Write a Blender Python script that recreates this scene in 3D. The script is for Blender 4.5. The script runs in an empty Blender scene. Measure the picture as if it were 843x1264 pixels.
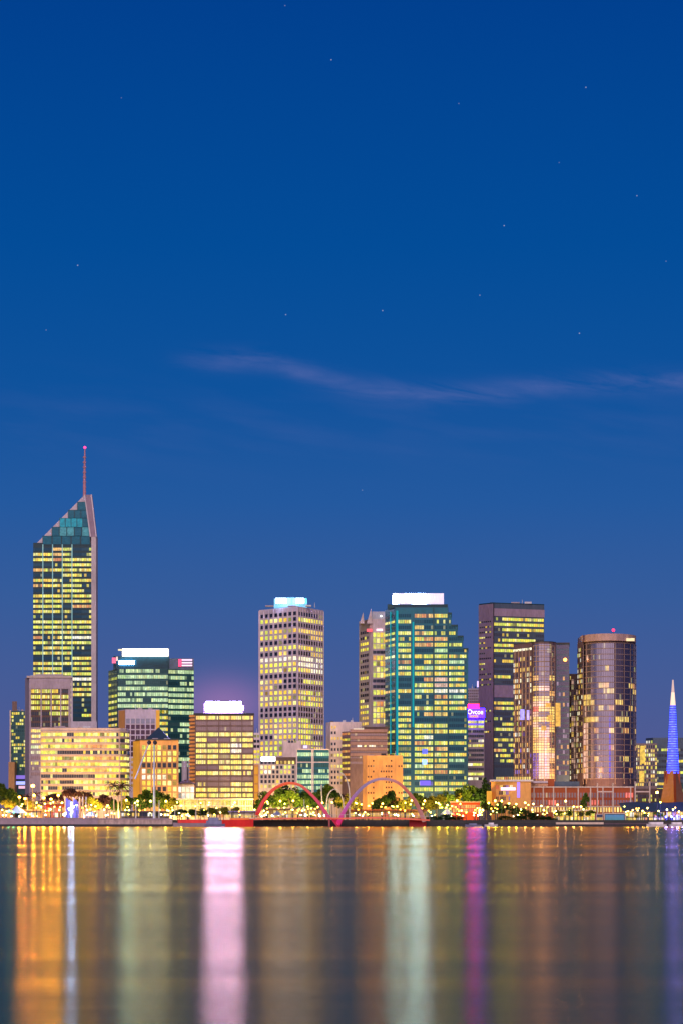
import bpy, math, random
from mathutils import Vector
R = random.Random(7)
sc = bpy.context.scene
col = sc.collection
F = 3600.0; CX = 421.5; HY = 1013.0; CAMZ = 2.5
GZ = 2.6                                   # level of the promenade

# ------------------------------------------------------------------ helpers
def X(px, Y): return (px - CX) * Y / F
def Z(py, Y): return CAMZ + (HY - py) * Y / F
def M(Y): return Y / F                     # metres per photo pixel at depth Y

def link(o, parent=None):
    col.objects.link(o)
    if parent: o.parent = parent
    return o
def thing(name, label, cat, loc, group=None, rz=0):
    o = bpy.data.objects.new(name, None); o.empty_display_size = .5
    o.location = loc; o.rotation_euler = (0, 0, rz)
    o['label'] = label; o['category'] = cat
    if group: o['group'] = group
    return link(o)
def tag(o, label, cat, group=None):
    o['label'] = label; o['category'] = cat
    if group: o['group'] = group
    return o
def structure(o): o['kind'] = 'structure'; return o

class MB:
    def __init__(s): s.v = []; s.f = []; s.g = []; s.mi = []
    def face(s, pts, glow=(0, 0, 0), mi=0):
        b = len(s.v); s.v += [tuple(p) for p in pts]
        s.f.append(tuple(range(b, b + len(pts)))); s.g.append(glow); s.mi.append(mi)
    def box(s, x0, x1, y0, y1, z0, z1, glow=(0, 0, 0), mi=0):
        s.prism([(x0, y0), (x1, y0), (x1, y1), (x0, y1)], z0, z1, glow, mi)
    def prism(s, poly, z0, z1, glow=(0, 0, 0), mi=0):
        n = len(poly)
        zt = z1 if isinstance(z1, (list, tuple)) else [z1] * n
        zb = z0 if isinstance(z0, (list, tuple)) else [z0] * n
        b = len(s.v)
        s.v += [(p[0], p[1], zb[i]) for i, p in enumerate(poly)] + [(p[0], p[1], zt[i]) for i, p in enumerate(poly)]
        fs = [tuple(b + i for i in range(n))[::-1], tuple(b + n + i for i in range(n))]
        fs += [(b + i, b + (i + 1) % n, b + n + (i + 1) % n, b + n + i) for i in range(n)]
        for f in fs: s.f.append(f); s.g.append(glow); s.mi.append(mi)
    def tube(s, path, rad, n=8, glows=None, mi=0, cap=True):
        path = [Vector(p) for p in path]; m = len(path)
        rad = rad if isinstance(rad, (list, tuple)) else [rad] * m
        b = len(s.v)
        for i, p in enumerate(path):
            t = (path[min(i + 1, m - 1)] - path[max(i - 1, 0)]).normalized()
            up = Vector((0, 1, 0)) if abs(t.y) < .9 else Vector((1, 0, 0))
            a = t.cross(up).normalized(); c = t.cross(a)
            for k in range(n):
                q = p + (a * math.cos(2 * math.pi * k / n) + c * math.sin(2 * math.pi * k / n)) * rad[i]
                s.v.append(tuple(q))
        for i in range(m - 1):
            g = glows[i] if glows else (0, 0, 0)
            for k in range(n):
                k2 = (k + 1) % n
                s.f.append((b + i * n + k, b + i * n + k2, b + (i + 1) * n + k2, b + (i + 1) * n + k)); s.g.append(g); s.mi.append(mi)
        if cap:
            s.f.append(tuple(b + k for k in range(n))); s.g.append(glows[0] if glows else (0, 0, 0)); s.mi.append(mi)
            s.f.append(tuple(b + (m - 1) * n + k for k in range(n))); s.g.append(glows[-1] if glows else (0, 0, 0)); s.mi.append(mi)
    def ball(s, c, r, glow=(0, 0, 0), mi=0, seg=10, rings=6, sz=1.0):
        b = len(s.v)
        for i in range(rings + 1):
            th = math.pi * i / rings
            for k in range(seg):
                ph = 2 * math.pi * k / seg
                s.v.append((c[0] + r * math.sin(th) * math.cos(ph), c[1] + r * math.sin(th) * math.sin(ph), c[2] + r * sz * math.cos(th)))
        for i in range(rings):
            for k in range(seg):
                k2 = (k + 1) % seg
                s.f.append((b + i * seg + k, b + (i + 1) * seg + k, b + (i + 1) * seg + k2, b + i * seg + k2)); s.g.append(glow); s.mi.append(mi)
    def build(s, name, mats, parent=None, org=None, smooth=False):
        if org is None: org = tuple(parent.get('_o', (0, 0, 0))) if parent else (0, 0, 0)
        me = bpy.data.meshes.new(name)
        me.from_pydata([(x - org[0], y - org[1], z - org[2]) for x, y, z in s.v], [], s.f)
        if not isinstance(mats, (list, tuple)): mats = [mats]
        for m in mats: me.materials.append(m)
        me.polygons.foreach_set('material_index', s.mi)
        if smooth: me.polygons.foreach_set('use_smooth', [True] * len(s.f))
        at = me.color_attributes.new('glow', 'FLOAT_COLOR', 'CORNER')
        d = []
        for f, g in zip(s.f, s.g): d += [g[0], g[1], g[2], 1.0] * len(f)
        at.data.foreach_set('color', d)
        me.validate(); me.update()
        return link(bpy.data.objects.new(name, me), parent)

# ------------------------------------------------------------------ materials
def nodes_of(m):
    m.use_nodes = True; nt = m.node_tree; nt.nodes.clear(); return nt
def new(nt, t, **kw):
    n = nt.nodes.new(t)
    for k, v in kw.items(): setattr(n, k, v)
    return n
def wall(name, c, var=.25, rough=.75, metal=0.0, scale=.12, emit=None, es=0.0):
    m = bpy.data.materials.new(name); nt = nodes_of(m); L = nt.links.new
    tc = new(nt, 'ShaderNodeTexCoord'); mp = new(nt, 'ShaderNodeMapping')
    mp.inputs['Scale'].default_value = (1, 1, .35)
    L(tc.outputs['Object'], mp.inputs['Vector'])
    n1 = new(nt, 'ShaderNodeTexNoise'); n1.inputs['Scale'].default_value = scale; n1.inputs['Detail'].default_value = 6
    L(mp.outputs[0], n1.inputs['Vector'])
    n2 = new(nt, 'ShaderNodeTexNoise'); n2.inputs['Scale'].default_value = scale * 9; n2.inputs['Detail'].default_value = 3
    L(mp.outputs[0], n2.inputs['Vector'])
    ad = new(nt, 'ShaderNodeMath', operation='ADD'); L(n1.outputs[0], ad.inputs[0]); L(n2.outputs[0], ad.inputs[1])
    mr = new(nt, 'ShaderNodeMapRange'); mr.inputs[1].default_value = .6; mr.inputs[2].default_value = 1.4
    mr.inputs[3].default_value = 1 - var; mr.inputs[4].default_value = 1 + var
    L(ad.outputs[0], mr.inputs[0])
    mx = new(nt, 'ShaderNodeVectorMath', operation='SCALE'); mx.inputs[0].default_value = c
    L(mr.outputs[0], mx.inputs['Scale'])
    p = new(nt, 'ShaderNodeBsdfPrincipled'); L(mx.outputs[0], p.inputs['Base Color'])
    p.inputs['Roughness'].default_value = rough; p.inputs['Metallic'].default_value = metal; p.inputs['Specular IOR Level'].default_value = .22
    if emit:
        p.inputs['Emission Color'].default_value = (*emit, 1); p.inputs['Emission Strength'].default_value = es
    o = new(nt, 'ShaderNodeOutputMaterial'); L(p.outputs[0], o.inputs[0])
    return m
def pane(name, tint=(.05, .06, .08), metal=.6, rough=.12, sample=False, blotch=True, k=1.0):
    """window glass: tinted mirror-like sheet, lit rooms behind it come from the face colour"""
    m = bpy.data.materials.new(name); nt = nodes_of(m); L = nt.links.new
    at = new(nt, 'ShaderNodeAttribute'); at.attribute_name = 'glow'
    p = new(nt, 'ShaderNodeBsdfPrincipled')
    p.inputs['Base Color'].default_value = (*tint, 1); p.inputs['Metallic'].default_value = metal
    p.inputs['Roughness'].default_value = rough
    if blotch:
        tc = new(nt, 'ShaderNodeTexCoord'); ns = new(nt, 'ShaderNodeTexNoise')
        ns.inputs['Scale'].default_value = .55; ns.inputs['Detail'].default_value = 4; ns.inputs['Roughness'].default_value = .75
        L(tc.outputs['Object'], ns.inputs['Vector'])
        mr = new(nt, 'ShaderNodeMapRange'); mr.inputs[1].default_value = .38; mr.inputs[2].default_value = .66
        mr.inputs[3].default_value = .6; mr.inputs[4].default_value = 1.25
        L(ns.outputs[0], mr.inputs[0])
        vm = new(nt, 'ShaderNodeVectorMath', operation='SCALE'); L(at.outputs['Vector'], vm.inputs[0]); L(mr.outputs[0], vm.inputs['Scale'])
        L(vm.outputs[0], p.inputs['Emission Color'])
    else: L(at.outputs['Vector'], p.inputs['Emission Color'])
    p.inputs['Emission Strength'].default_value = k
    o = new(nt, 'ShaderNodeOutputMaterial'); L(p.outputs[0], o.inputs[0])
    if not sample: m.cycles.emission_sampling = 'NONE'
    return m
def lamp_mat(name, c, s):
    m = bpy.data.materials.new(name); nt = nodes_of(m)
    e = new(nt, 'ShaderNodeEmission'); e.inputs[0].default_value = (*c, 1); e.inputs[1].default_value = s
    o = new(nt, 'ShaderNodeOutputMaterial'); nt.links.new(e.outputs[0], o.inputs[0]); return m
def leaf_mat(name, c1, c2):
    m = bpy.data.materials.new(name); nt = nodes_of(m); L = nt.links.new
    g = new(nt, 'ShaderNodeNewGeometry'); oi = new(nt, 'ShaderNodeObjectInfo')
    mx = new(nt, 'ShaderNodeMix', data_type='RGBA'); mx.inputs[6].default_value = (*c1, 1); mx.inputs[7].default_value = (*c2, 1)
    L(g.outputs['Random Per Island'], mx.inputs[0])
    hs = new(nt, 'ShaderNodeHueSaturation'); L(mx.outputs[2], hs.inputs['Color'])
    mr = new(nt, 'ShaderNodeMapRange'); mr.inputs[3].default_value = .6; mr.inputs[4].default_value = 1.25
    L(oi.outputs['Random'], mr.inputs[0]); L(mr.outputs[0], hs.inputs['Value'])
    d = new(nt, 'ShaderNodeBsdfDiffuse'); t = new(nt, 'ShaderNodeBsdfTranslucent')
    L(hs.outputs[0], d.inputs[0]); L(hs.outputs[0], t.inputs[0])
    ms = new(nt, 'ShaderNodeMixShader'); ms.inputs[0].default_value = .35; L(d.outputs[0], ms.inputs[1]); L(t.outputs[0], ms.inputs[2])
    o = new(nt, 'ShaderNodeOutputMaterial'); L(ms.outputs[0], o.inputs[0]); return m

W_MAUVE = wall('mauve_concrete', (.38, .31, .34))
W_WHITE = wall('pale_concrete', (.56, .48, .53))
W_CREAM = wall('cream_concrete', (.62, .50, .41))
W_BEIGE = wall('beige_stone', (.47, .39, .36))
W_BEIGE2 = wall('grey_beige_stone', (.46, .40, .41))
W_BROWN = wall('brown_granite', (.19, .125, .11))
W_DBROWN = wall('dark_brown_panel', (.12, .075, .06))
W_ORANGE = wall('orange_render', (.50, .27, .11))
W_GOLD = wall('gold_stone_painted_light', (.60, .32, .05), emit=(.9, .42, .02), es=.28)  # gold floodlight put into the stone as emission
W_PAINTLIT = wall('orange_stone_painted_light', (.55, .26, .09), emit=(.9, .33, .07), es=.13)  # orange floodlight put into the wall colour as emission
W_TERRA = wall('terracotta', (.26, .065, .025), emit=(.8, .12, .02), es=.12)  # faint orange glow put into the wall colour
W_TEAL = wall('teal_curtain_glass', (.005, .085, .145), rough=.3, metal=.08)
W_DTEAL = wall('dark_teal_glass', (.006, .035, .05), rough=.3, metal=.1)
W_GREEN = wall('green_curtain_glass', (.02, .085, .09), rough=.3, metal=.1)
W_SLATE = wall('slate_blue_glass', (.07, .10, .14), rough=.3, metal=.25)
W_PURPLE = wall('mauve_granite', (.27, .20, .26))
W_DARK = wall('dark_frame_metal', (.03, .03, .04), rough=.5)
W_STEEL = wall('pale_steel', (.5, .5, .53), rough=.45)
W_BRONZE = wall('bronze_mullion', (.22, .16, .15), rough=.5)
W_QUAY = wall('quay_concrete', (.34, .27, .33), scale=.5)
W_ROCK = wall('rubble_stone', (.45, .35, .33), var=.6, scale=1.2)
W_ROOF = wall('slate_roof', (.04, .07, .11), rough=.5)
W_ASPH = wall('asphalt', (.05, .05, .05), scale=.3)
W_COPPER = wall('copper_sail', (.45, .17, .04), rough=.4, metal=.2, emit=(.9, .28, .02), es=.22)  # lit sail: warm light put into the copper as emission
M_TRUNK = wall('bark', (.10, .07, .05), scale=2)
M_PALE = wall('pale_bark', (.35, .28, .24), scale=2)
M_HULLR = wall('red_hull_paint_glow', (.55, .03, .03), rough=.35, emit=(.9, .03, .03), es=.18)  # red paint with a faint glow put in
M_HULLB = wall('blue_grey_paint', (.20, .22, .38), rough=.35)
M_HULLW = wall('white_paint', (.72, .70, .76), rough=.35)
M_RED = wall('red_awning_painted_glow', (.15, .012, .005), emit=(.9, .07, .0), es=.38)  # red light put into the surface as emission
P_OFF = pane('office_glass', (.05, .06, .08))
P_TEAL = pane('teal_glass', (.003, .055, .10), .3)
P_GREEN = pane('green_glass', (.015, .07, .075), .3)
P_BROWN = pane('bronze_glass', (.22, .16, .17), .5, .3)
P_LILAC = pane('lilac_reflective_glass', (.44, .39, .47), .85, .14)
P_LILAC2 = pane('dark_lilac_glass', (.11, .095, .15), .75, .2)
GLOW = pane('lit_panel', (.1, .1, .1), 0, .5, sample=True, blotch=False, k=1.0)
BULB = pane('lamp_glass', (.2, .2, .2), 0, .5, sample=True, blotch=False, k=1.0)

# ------------------------------------------------------------------ lit window colours
COL = {'L': [(.95, .76, .05), (.88, .82, .10), (1.0, .62, .04), (.70, .76, .08), (1.0, .88, .26)],
       'o': [(.86, .42, .07), (.90, .50, .12), (.72, .24, .05)],
       'W': [(1.1, 1.0, .62), (1.0, .95, .8)],
       'g': [(.50, .72, .28), (.60, .78, .36), (.70, .80, .40)],
       'y': [(1.0, .62, .10), (.95, .70, .16)],
       'b': [(.06, .10, .9), (.1, .12, .7)],
       'v': [(.09, .05, .36), (.2, .12, .5)],
       'r': [(.8, .10, .04)],
       'p': [(.95, .55, .33), (.85, .50, .36)]}
def glow_for(code, r, pal=None, k=1.0):
    if code == '.':
        return (0, 0, 0) if r.random() > .04 else tuple(.35 * a for a in (.8, .7, .3))
    if code == 's':
        if r.random() > .28: return (.015, .02, .02)
        code = 'L'; k *= .75
    if code == 'm':
        if r.random() > .62: return (.02, .025, .02)
        code = 'L'
    if code == 'd':
        code = 'L'; k *= .25
    if code in ('L', 'g', 'W', 'o', 'y') and r.random() < .05: k *= .3
    c = r.choice((pal or COL).get(code, COL[code]))
    j = k * r.uniform(.85, 1.35)
    return (c[0] * j, c[1] * j, c[2] * j)

ROOFS = []
class Tower:
    """front = polyline of (photo x, depth) seen left to right"""
    def __init__(s, name, label, front, ytop, mat, deep=30, cat='office tower', wallname='wall', ybot=None, group=None):
        s.pts = [(X(p, Y), Y) for p, Y in front]; s.front = front
        s.Y = min(Y for _, Y in front); s.mat = mat
        cx = sum(p[0] for p in s.pts) / len(s.pts)
        s.org = (cx, s.Y + deep / 2, GZ)
        s.root = thing(name, label, cat, s.org, group); s.root['_o'] = s.org
        s.back = [(s.pts[-1][0] * (1 + deep / s.pts[-1][1]), s.pts[-1][1] + deep), (s.pts[0][0] * (1 + deep / s.pts[0][1]), s.pts[0][1] + deep)]
        m = MB(); m.prism(s.pts + s.back, GZ if ybot is None else s.z(ybot), s.z(ytop)); s.wall = s.add(wallname, m, mat)
        if 'office' in name and 'slanted' not in label and 'stepped' not in label and 'fins' not in label: ROOFS.append((s, front[0][0] + 4, front[-1][0] - 4, ytop, s.Y, 2 + int((front[-1][0] - front[0][0]) > 40)))
    def z(s, py): return Z(py, s.Y)
    def add(s, name, mb, mat, parent=None, smooth=False, label=None):
        o = mb.build(name, mat, parent or s.root, s.org, smooth)
        if label: o['label'] = label
        return o
    def line(s, i, j): return s.pts[i:j + 1]
    def at(s, poly, u, off=0.0):
        ls = [math.dist(poly[k], poly[k + 1]) for k in range(len(poly) - 1)]; T = sum(ls); d = u * T
        for k, l in enumerate(ls):
            if d <= l + 1e-6 or k == len(ls) - 1:
                t = d / l; a, b = poly[k], poly[k + 1]
                tx, ty = (b[0] - a[0]) / l, (b[1] - a[1]) / l
                return (a[0] + (b[0] - a[0]) * t + ty * off, a[1] + (b[1] - a[1]) * t - tx * off)
            d -= l
    def bands(s, seg, y0, dy, rows, ncol, hf=.5, wf=.85, mat=None, u0=0.0, u1=1.0, pal=None, k=1.0, seed=1, off=.08, name='window_band', single=False):
        poly = s.line(*seg); r = random.Random(seed * 77 + ncol)
        for i, row in enumerate(rows):
            if not row.strip(): continue
            m = MB(); zc = s.z(y0 + i * dy); h = dy * min(hf * 1.1, .92) * M(s.Y) / 2
            for c in range(ncol):
                code = row[min(len(row) - 1, int((c + .5) / ncol * len(row)))]
                if code == ' ': continue
                a = u0 + (u1 - u0) * (c + (1 - wf) / 2) / ncol; b = u0 + (u1 - u0) * (c + 1 - (1 - wf) / 2) / ncol
                A = s.at(poly, a, off); B = s.at(poly, b, off)
                m.face([(*A, zc - h), (*B, zc - h), (*B, zc + h), (*A, zc + h)], glow_for(code, r, pal, k))
                if single: s.add('window', m, mat or P_OFF); m = MB()
            if m.f: s.add(name, m, mat or P_OFF)
    def grid(s, seg, us, y0, y1, w, mat, proud=.35, name='facade_grid', ys=None, h=.5):
        poly = s.line(*seg); m = MB()
        L = sum(math.dist(poly[k], poly[k + 1]) for k in range(len(poly) - 1)); du = w / L / 2
        for u in us:
            a, b = max(0, u - du), min(1, u + du)
            q = [s.at(poly, a, .02), s.at(poly, b, .02), s.at(poly, b, proud), s.at(poly, a, proud)]
            m.prism([q[3], q[2], q[1], q[0]], s.z(y1), s.z(y0))
        for yy in ys or []:
            n = max(1, len(poly) - 1)
            for k in range(n):
                P = poly[k:k + 2]
                q = [s.at(P, 0, .02), s.at(P, 1, .02), s.at(P, 1, proud * .8), s.at(P, 0, proud * .8)]
                m.prism([q[3], q[2], q[1], q[0]], s.z(yy) - h / 2, s.z(yy) + h / 2)
        return s.add(name, m, mat)
    def block(s, name, x0, x1, yt, yb, mat, Y0=None, deep=12, glow=(0, 0, 0), label=None):
        Y0 = Y0 or s.Y; m = MB(); m.prism([(X(x0, Y0), Y0), (X(x1, Y0), Y0), (X(x1, Y0 + deep), Y0 + deep), (X(x0, Y0 + deep), Y0 + deep)], Z(yb, Y0), Z(yt, Y0), glow)
        return s.add(name, m, mat, label=label)
    def panel(s, name, x0, x1, yt, yb, glow, Y0, mat=None, parent=None, th=.4, label=None):
        m = MB(); m.box(X(x0, Y0), X(x1, Y0), Y0 - th, Y0, Z(yb, Y0), Z(yt, Y0), glow)
        return s.add(name, m, mat or GLOW, parent, label=label)
def rnd_rows(n, seed, nb=4, p=(.55, .2, .25), chars='Ls.'):
    r = random.Random(seed); out = []
    for i in range(n):
        base = r.choices(chars, p)[0]
        out.append(''.join(base if r.random() < .75 else r.choices(chars, p)[0] for _ in range(nb)))
    return out
def letters(txt, parent, org, px0, px1, yt, yb, Y, mat, name='lettering'):
    cu = bpy.data.curves.new('t', 'FONT'); cu.body = txt; o = bpy.data.objects.new('t', cu); col.objects.link(o)
    bpy.context.view_layer.update()
    me = bpy.data.meshes.new_from_object(o); bpy.data.objects.remove(o)
    xs = [v.co.x for v in me.vertices]; ys = [v.co.y for v in me.vertices]
    x0, x1 = X(px0, Y), X(px1, Y); z0, z1 = Z(yb, Y), Z(yt, Y)
    for v in me.vertices:
        a = (v.co.x - min(xs)) / (max(xs) - min(xs)); b = (v.co.y - min(ys)) / (max(ys) - min(ys))
        v.co = (x0 + a * (x1 - x0) - org[0], Y - org[1], z0 + b * (z1 - z0) - org[2])
    me.materials.clear(); me.materials.append(mat)
    return link(bpy.data.objects.new(name, me), parent)

# ================================================================== WATER, GROUND
def sheet(name, x0, x1, y0, y1, z, mat):
    m = MB(); m.face([(x0, y0, z), (x1, y0, z), (x1, y1, z), (x0, y1, z)]); return structure(m.build(name, mat))
wm = bpy.data.materials.new('river_water'); nt = nodes_of(wm); Lk = nt.links.new
WATER_ROUGH = .172; WATER_ANISO = .22
tc = new(nt, 'ShaderNodeTexCoord'); mp = new(nt, 'ShaderNodeMapping'); mp.inputs['Scale'].default_value = (.05, .55, 1)
Lk(tc.outputs['Object'], mp.inputs['Vector'])
n1 = new(nt, 'ShaderNodeTexNoise'); n1.inputs['Scale'].default_value = 1.0; n1.inputs['Detail'].default_value = 7; n1.inputs['Roughness'].default_value = .65
Lk(mp.outputs[0], n1.inputs['Vector'])
bp = new(nt, 'ShaderNodeBump'); bp.inputs['Strength'].default_value = .02; bp.inputs['Distance'].default_value = 1.0
Lk(n1.outputs[0], bp.inputs['Height'])
mp2 = new(nt, 'ShaderNodeMapping'); mp2.inputs['Scale'].default_value = (.0012, .02, 1); Lk(tc.outputs['Object'], mp2.inputs['Vector'])
n2 = new(nt, 'ShaderNodeTexNoise'); n2.inputs['Scale'].default_value = 1.0; n2.inputs['Detail'].default_value = 5; Lk(mp2.outputs[0], n2.inputs['Vector'])
mr = new(nt, 'ShaderNodeMapRange'); mr.inputs[1].default_value = .30; mr.inputs[2].default_value = .52
mr.inputs[3].default_value = WATER_ROUGH - .05; mr.inputs[4].default_value = WATER_ROUGH + .02
Lk(n2.outputs[0], mr.inputs[0])
gl = new(nt, 'ShaderNodeBsdfAnisotropic'); gl.distribution = 'BECKMANN'
gl.inputs['Color'].default_value = (.95, .66, .32, 1)
gl.inputs['Anisotropy'].default_value = WATER_ANISO
mp3 = new(nt, 'ShaderNodeMapping'); mp3.inputs['Scale'].default_value = (.0035, .045, 1); Lk(tc.outputs['Object'], mp3.inputs['Vector'])
n3 = new(nt, 'ShaderNodeTexNoise'); n3.inputs['Scale'].default_value = 1.0; n3.inputs['Detail'].default_value = 3; Lk(mp3.outputs[0], n3.inputs['Vector'])
bp3 = new(nt, 'ShaderNodeBump'); bp3.inputs['Strength'].default_value = .16; bp3.inputs['Distance'].default_value = 1.0
Lk(n3.outputs[0], bp3.inputs['Height']); Lk(bp.outputs[0], bp3.inputs['Normal'])
Lk(mr.outputs[0], gl.inputs['Roughness']); Lk(bp3.outputs[0], gl.inputs['Normal'])
tg = new(nt, 'ShaderNodeCombineXYZ'); tg.inputs[0].default_value = 1.0
Lk(tg.outputs[0], gl.inputs['Tangent'])
df = new(nt, 'ShaderNodeBsdfDiffuse'); df.inputs[0].default_value = (.012, .010, .022, 1)
fr = new(nt, 'ShaderNodeFresnel'); fr.inputs['IOR'].default_value = 1.6
ms = new(nt, 'ShaderNodeMixShader'); Lk(fr.outputs[0], ms.inputs[0]); Lk(df.outputs[0], ms.inputs[1]); Lk(gl.outputs[0], ms.inputs[2])
o = new(nt, 'ShaderNodeOutputMaterial'); Lk(ms.outputs[0], o.inputs[0])
sheet('water', -2500, 2500, -300, 1152, 0, wm)
m = MB(); m.box(-4000, 4000, 1150, 9000, -1, GZ); structure(m.build('ground', W_ASPH))
sheet('road', -900, 900, 1205, 1222, GZ + .01, wall('road_surface', (.045, .045, .05), scale=.4))

# ================================================================== TOWERS
lab = {}
# ---- 1 tallest, slanted crown
T = Tower('skyscraper', 'tallest skyscraper with slanted stepped glass crown and red-tipped antenna', [(41, 1700), (113, 1700)], 670, W_DTEAL, deep=38)
rows = ["..oL.s","LLoL.s","LLoLLL","sssLLL","oLLLLL","...LLs","LLLsLL","oLLLLs","..sLLs","LLLLLL","LLLLLL","LLLsoo","LLLL.s","ssss.s","LLLLLL","LLLLLL","LLLLLL",
        "osLLWW","LLLLLL","sLLLss","LLLL.s","..ssLL","LLLLLL","LLL.LL","LLLLLL","LLLLWW","LLLLsL","LLLLLL","LLLLLL","LLLL.s","LLLL.s","LLLL.s","LLLL.L"]
T.bands((0, 1), 678, 6.42, rows, 24, hf=.50, wf=.9, mat=P_TEAL, seed=3)
wx = 113 - 41.
T.grid((0, 1), [12 / wx, 24 / wx, 36 / wx, 48 / wx], 672, 893, .55, wall('cyan_lit_mullion', (.25, .5, .5), emit=(.25, .65, .65), es=.22))
Y = 1700
m = MB(); m.prism([(X(113, Y), Y - 1.2), (X(119.0, Y), Y - 1.2), (X(119.9, Y), Y + 5), (X(120.6, Y + 30), Y + 30), (X(113, Y), Y + 30)], Z(898, Y), Z(663, Y)); T.add('corner_pier', m, W_BEIGE2)
# slanted wedge: back screen wall
def wedge(mb, pts, y0, y1):
    n = len(pts); b = len(mb.v)
    mb.v += [(X(p, Y), y0, Z(q, Y)) for p, q in pts] + [(X(p, Y), y1, Z(q, Y)) for p, q in pts]
    fs = [tuple(b + i for i in range(n)), tuple(b + n + i for i in range(n))[::-1]]
    fs += [(b + i, b + n + i, b + n + (i + 1) % n, b + (i + 1) % n) for i in range(n)]
    for f in fs: mb.f.append(f); mb.g.append((0, 0, 0)); mb.mi.append(0)
m = MB(); wedge(m, [(41.5, 673), (113, 673), (113, 611), (103, 611)], Y + 3, Y + 6); T.add('slanted_roof', m, W_WHITE)
m = MB(); wedge(m, [(105, 611), (113.5, 611), (119.6, 663), (112.5, 663)], Y - 1.3, Y + 4); T.add('slanted_fin', m, W_PURPLE)
m = MB(); wedge(m, [(112.3, 611), (113.7, 610.5), (119.9, 663), (118.6, 663)], Y - 2, Y - 1.4); wedge(m, [(104.3, 611), (105.5, 611), (112.8, 663), (111.4, 663)], Y - 2, Y - 1.4); T.add('fin_edge', m, W_WHITE)
steps = [(52.5, 111.5, 662, 672, "TTTTT"), (64, 110.5, 651, 661.5, "TWWTW"), (73.5, 109.5, 640, 650.5, "CCCCT"), (84, 108, 630, 639.5, "TTT"), (95.5, 106.5, 620, 629.5, "T")]
for i, (a, b, y0, y1, c) in enumerate(steps):
    m = MB(); n = len(c)
    m.box(X(a, Y), X(b, Y), Y - .3, Y + 3.2, Z(y1 + .6, Y), Z(y0 - .6, Y)); st = T.add('crown_step', m, W_DTEAL)
    m = MB()
    for k in range(n):
        g = {'T': (.0, .045, .06), 'C': (.01, .22, .28), 'W': (.06, .22, .24)}[c[k]]
        xa = a + (b - a) * (k + .06) / n; xb = a + (b - a) * (k + .94) / n
        m.face([(X(xa, Y), Y - .36, Z(y1, Y)), (X(xb, Y), Y - .36, Z(y1, Y)), (X(xb, Y), Y - .36, Z(y0, Y)), (X(xa, Y), Y - .36, Z(y0, Y))], g)
    T.add('window_band', m, P_TEAL, st)
m = MB(); m.box(X(87, Y), X(120, Y), Y - 2, Y + 5, Z(900, Y), Z(891, Y)); T.add('base_frame', m, W_WHITE)
m = MB(); m.box(X(88, Y), X(90, Y), Y - .8, Y, Z(892, Y), Z(836, Y)); T.add('cladding_strip', m, W_WHITE)
m = MB(); m.tube([(X(102.5, Y), Y + 10, Z(614, Y)), (X(102.5, Y), Y + 10, Z(585, Y)), (X(103, Y), Y + 10, Z(551, Y))], [.95, .7, .35], 8)
for q in range(8):
    zz = Z(606 - q * 6.2, Y); m.tube([(X(102.6, Y), Y + 10, zz), (X(102.6, Y), Y + 10, zz + .8)], 1.0, 8)
an = T.add('antenna', m, wall('antenna_paint', (.45, .22, .26)))
m = MB(); m.ball((X(103, Y), Y + 10, Z(549.5, Y)), .75, (5, .08, .6)); T.add('beacon', m, GLOW, an)

# ---- 2 brown tall block
T = Tower('office_tower', 'brown granite tower with blank parapet in front of the tallest skyscraper', [(31, 1512), (36, 1500), (87.5, 1500)], 836, W_MAUVE, deep=30)
Y = 1500
T.block('window_recess', 37, 85, 850.5, 898, W_DBROWN, Y - .1, 1)
T.bands((1, 2), 853.5, 6.9, ["LLLs", "LLLL", "LLLL", "LLLL", "..LL", "....", "...s"], 18, hf=.58, wf=.8, seed=5, u0=.02, u1=.96, off=.2)
T.bands((1, 2), 902.5, 6.65, ["LL..", "LL..", "LL..", "gL..", "gL..", "....", "L...", "....", "...."], 18, hf=.5, wf=.85, mat=P_BROWN, seed=6, u0=.02, u1=.96, off=.2)
T.grid((1, 2), [.03, .29, .53, .76, .96], 850, 960, .7, W_MAUVE, .6)
T.block('parapet', 33, 88.5, 834.5, 837, W_BEIGE, Y - .6, 30)
T.block('plant_room', 44, 78, 832.5, 835, W_MAUVE, Y + 6, 15)
# ---- 3 far-left green glass block
T = Tower('office_tower', 'narrow green glass block at the left edge with many small mixed lights', [(12, 1600), (34, 1600)], 878, W_GREEN, deep=30)
T.bands((0, 1), 881, 4.3, rnd_rows(17, 31, 4, (.5, .35, .15), 'ms.'), 9, hf=.6, wf=.8, mat=P_GREEN, seed=8)
T.block('plant_room', 15, 21, 866, 879, W_BROWN, 1603, 10)
T.grid((0, 1), [.03, .9], 877, 965, .8, W_CREAM, .4)
T.panel('screen', 18.5, 31, 957.5, 962, (.2, .12, .7), 1598); T.panel('screen', 20, 31, 965, 969, (.5, .6, 1.6), 1598); T.panel('screen', 23, 31, 970.5, 974, (.9, .5, .7), 1598)
m = MB(); m.box(X(10.5, 1590), X(18, 1590), 1590, 1602, GZ, Z(941, 1590)); T.add('stair_tower', m, W_ORANGE)
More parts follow.
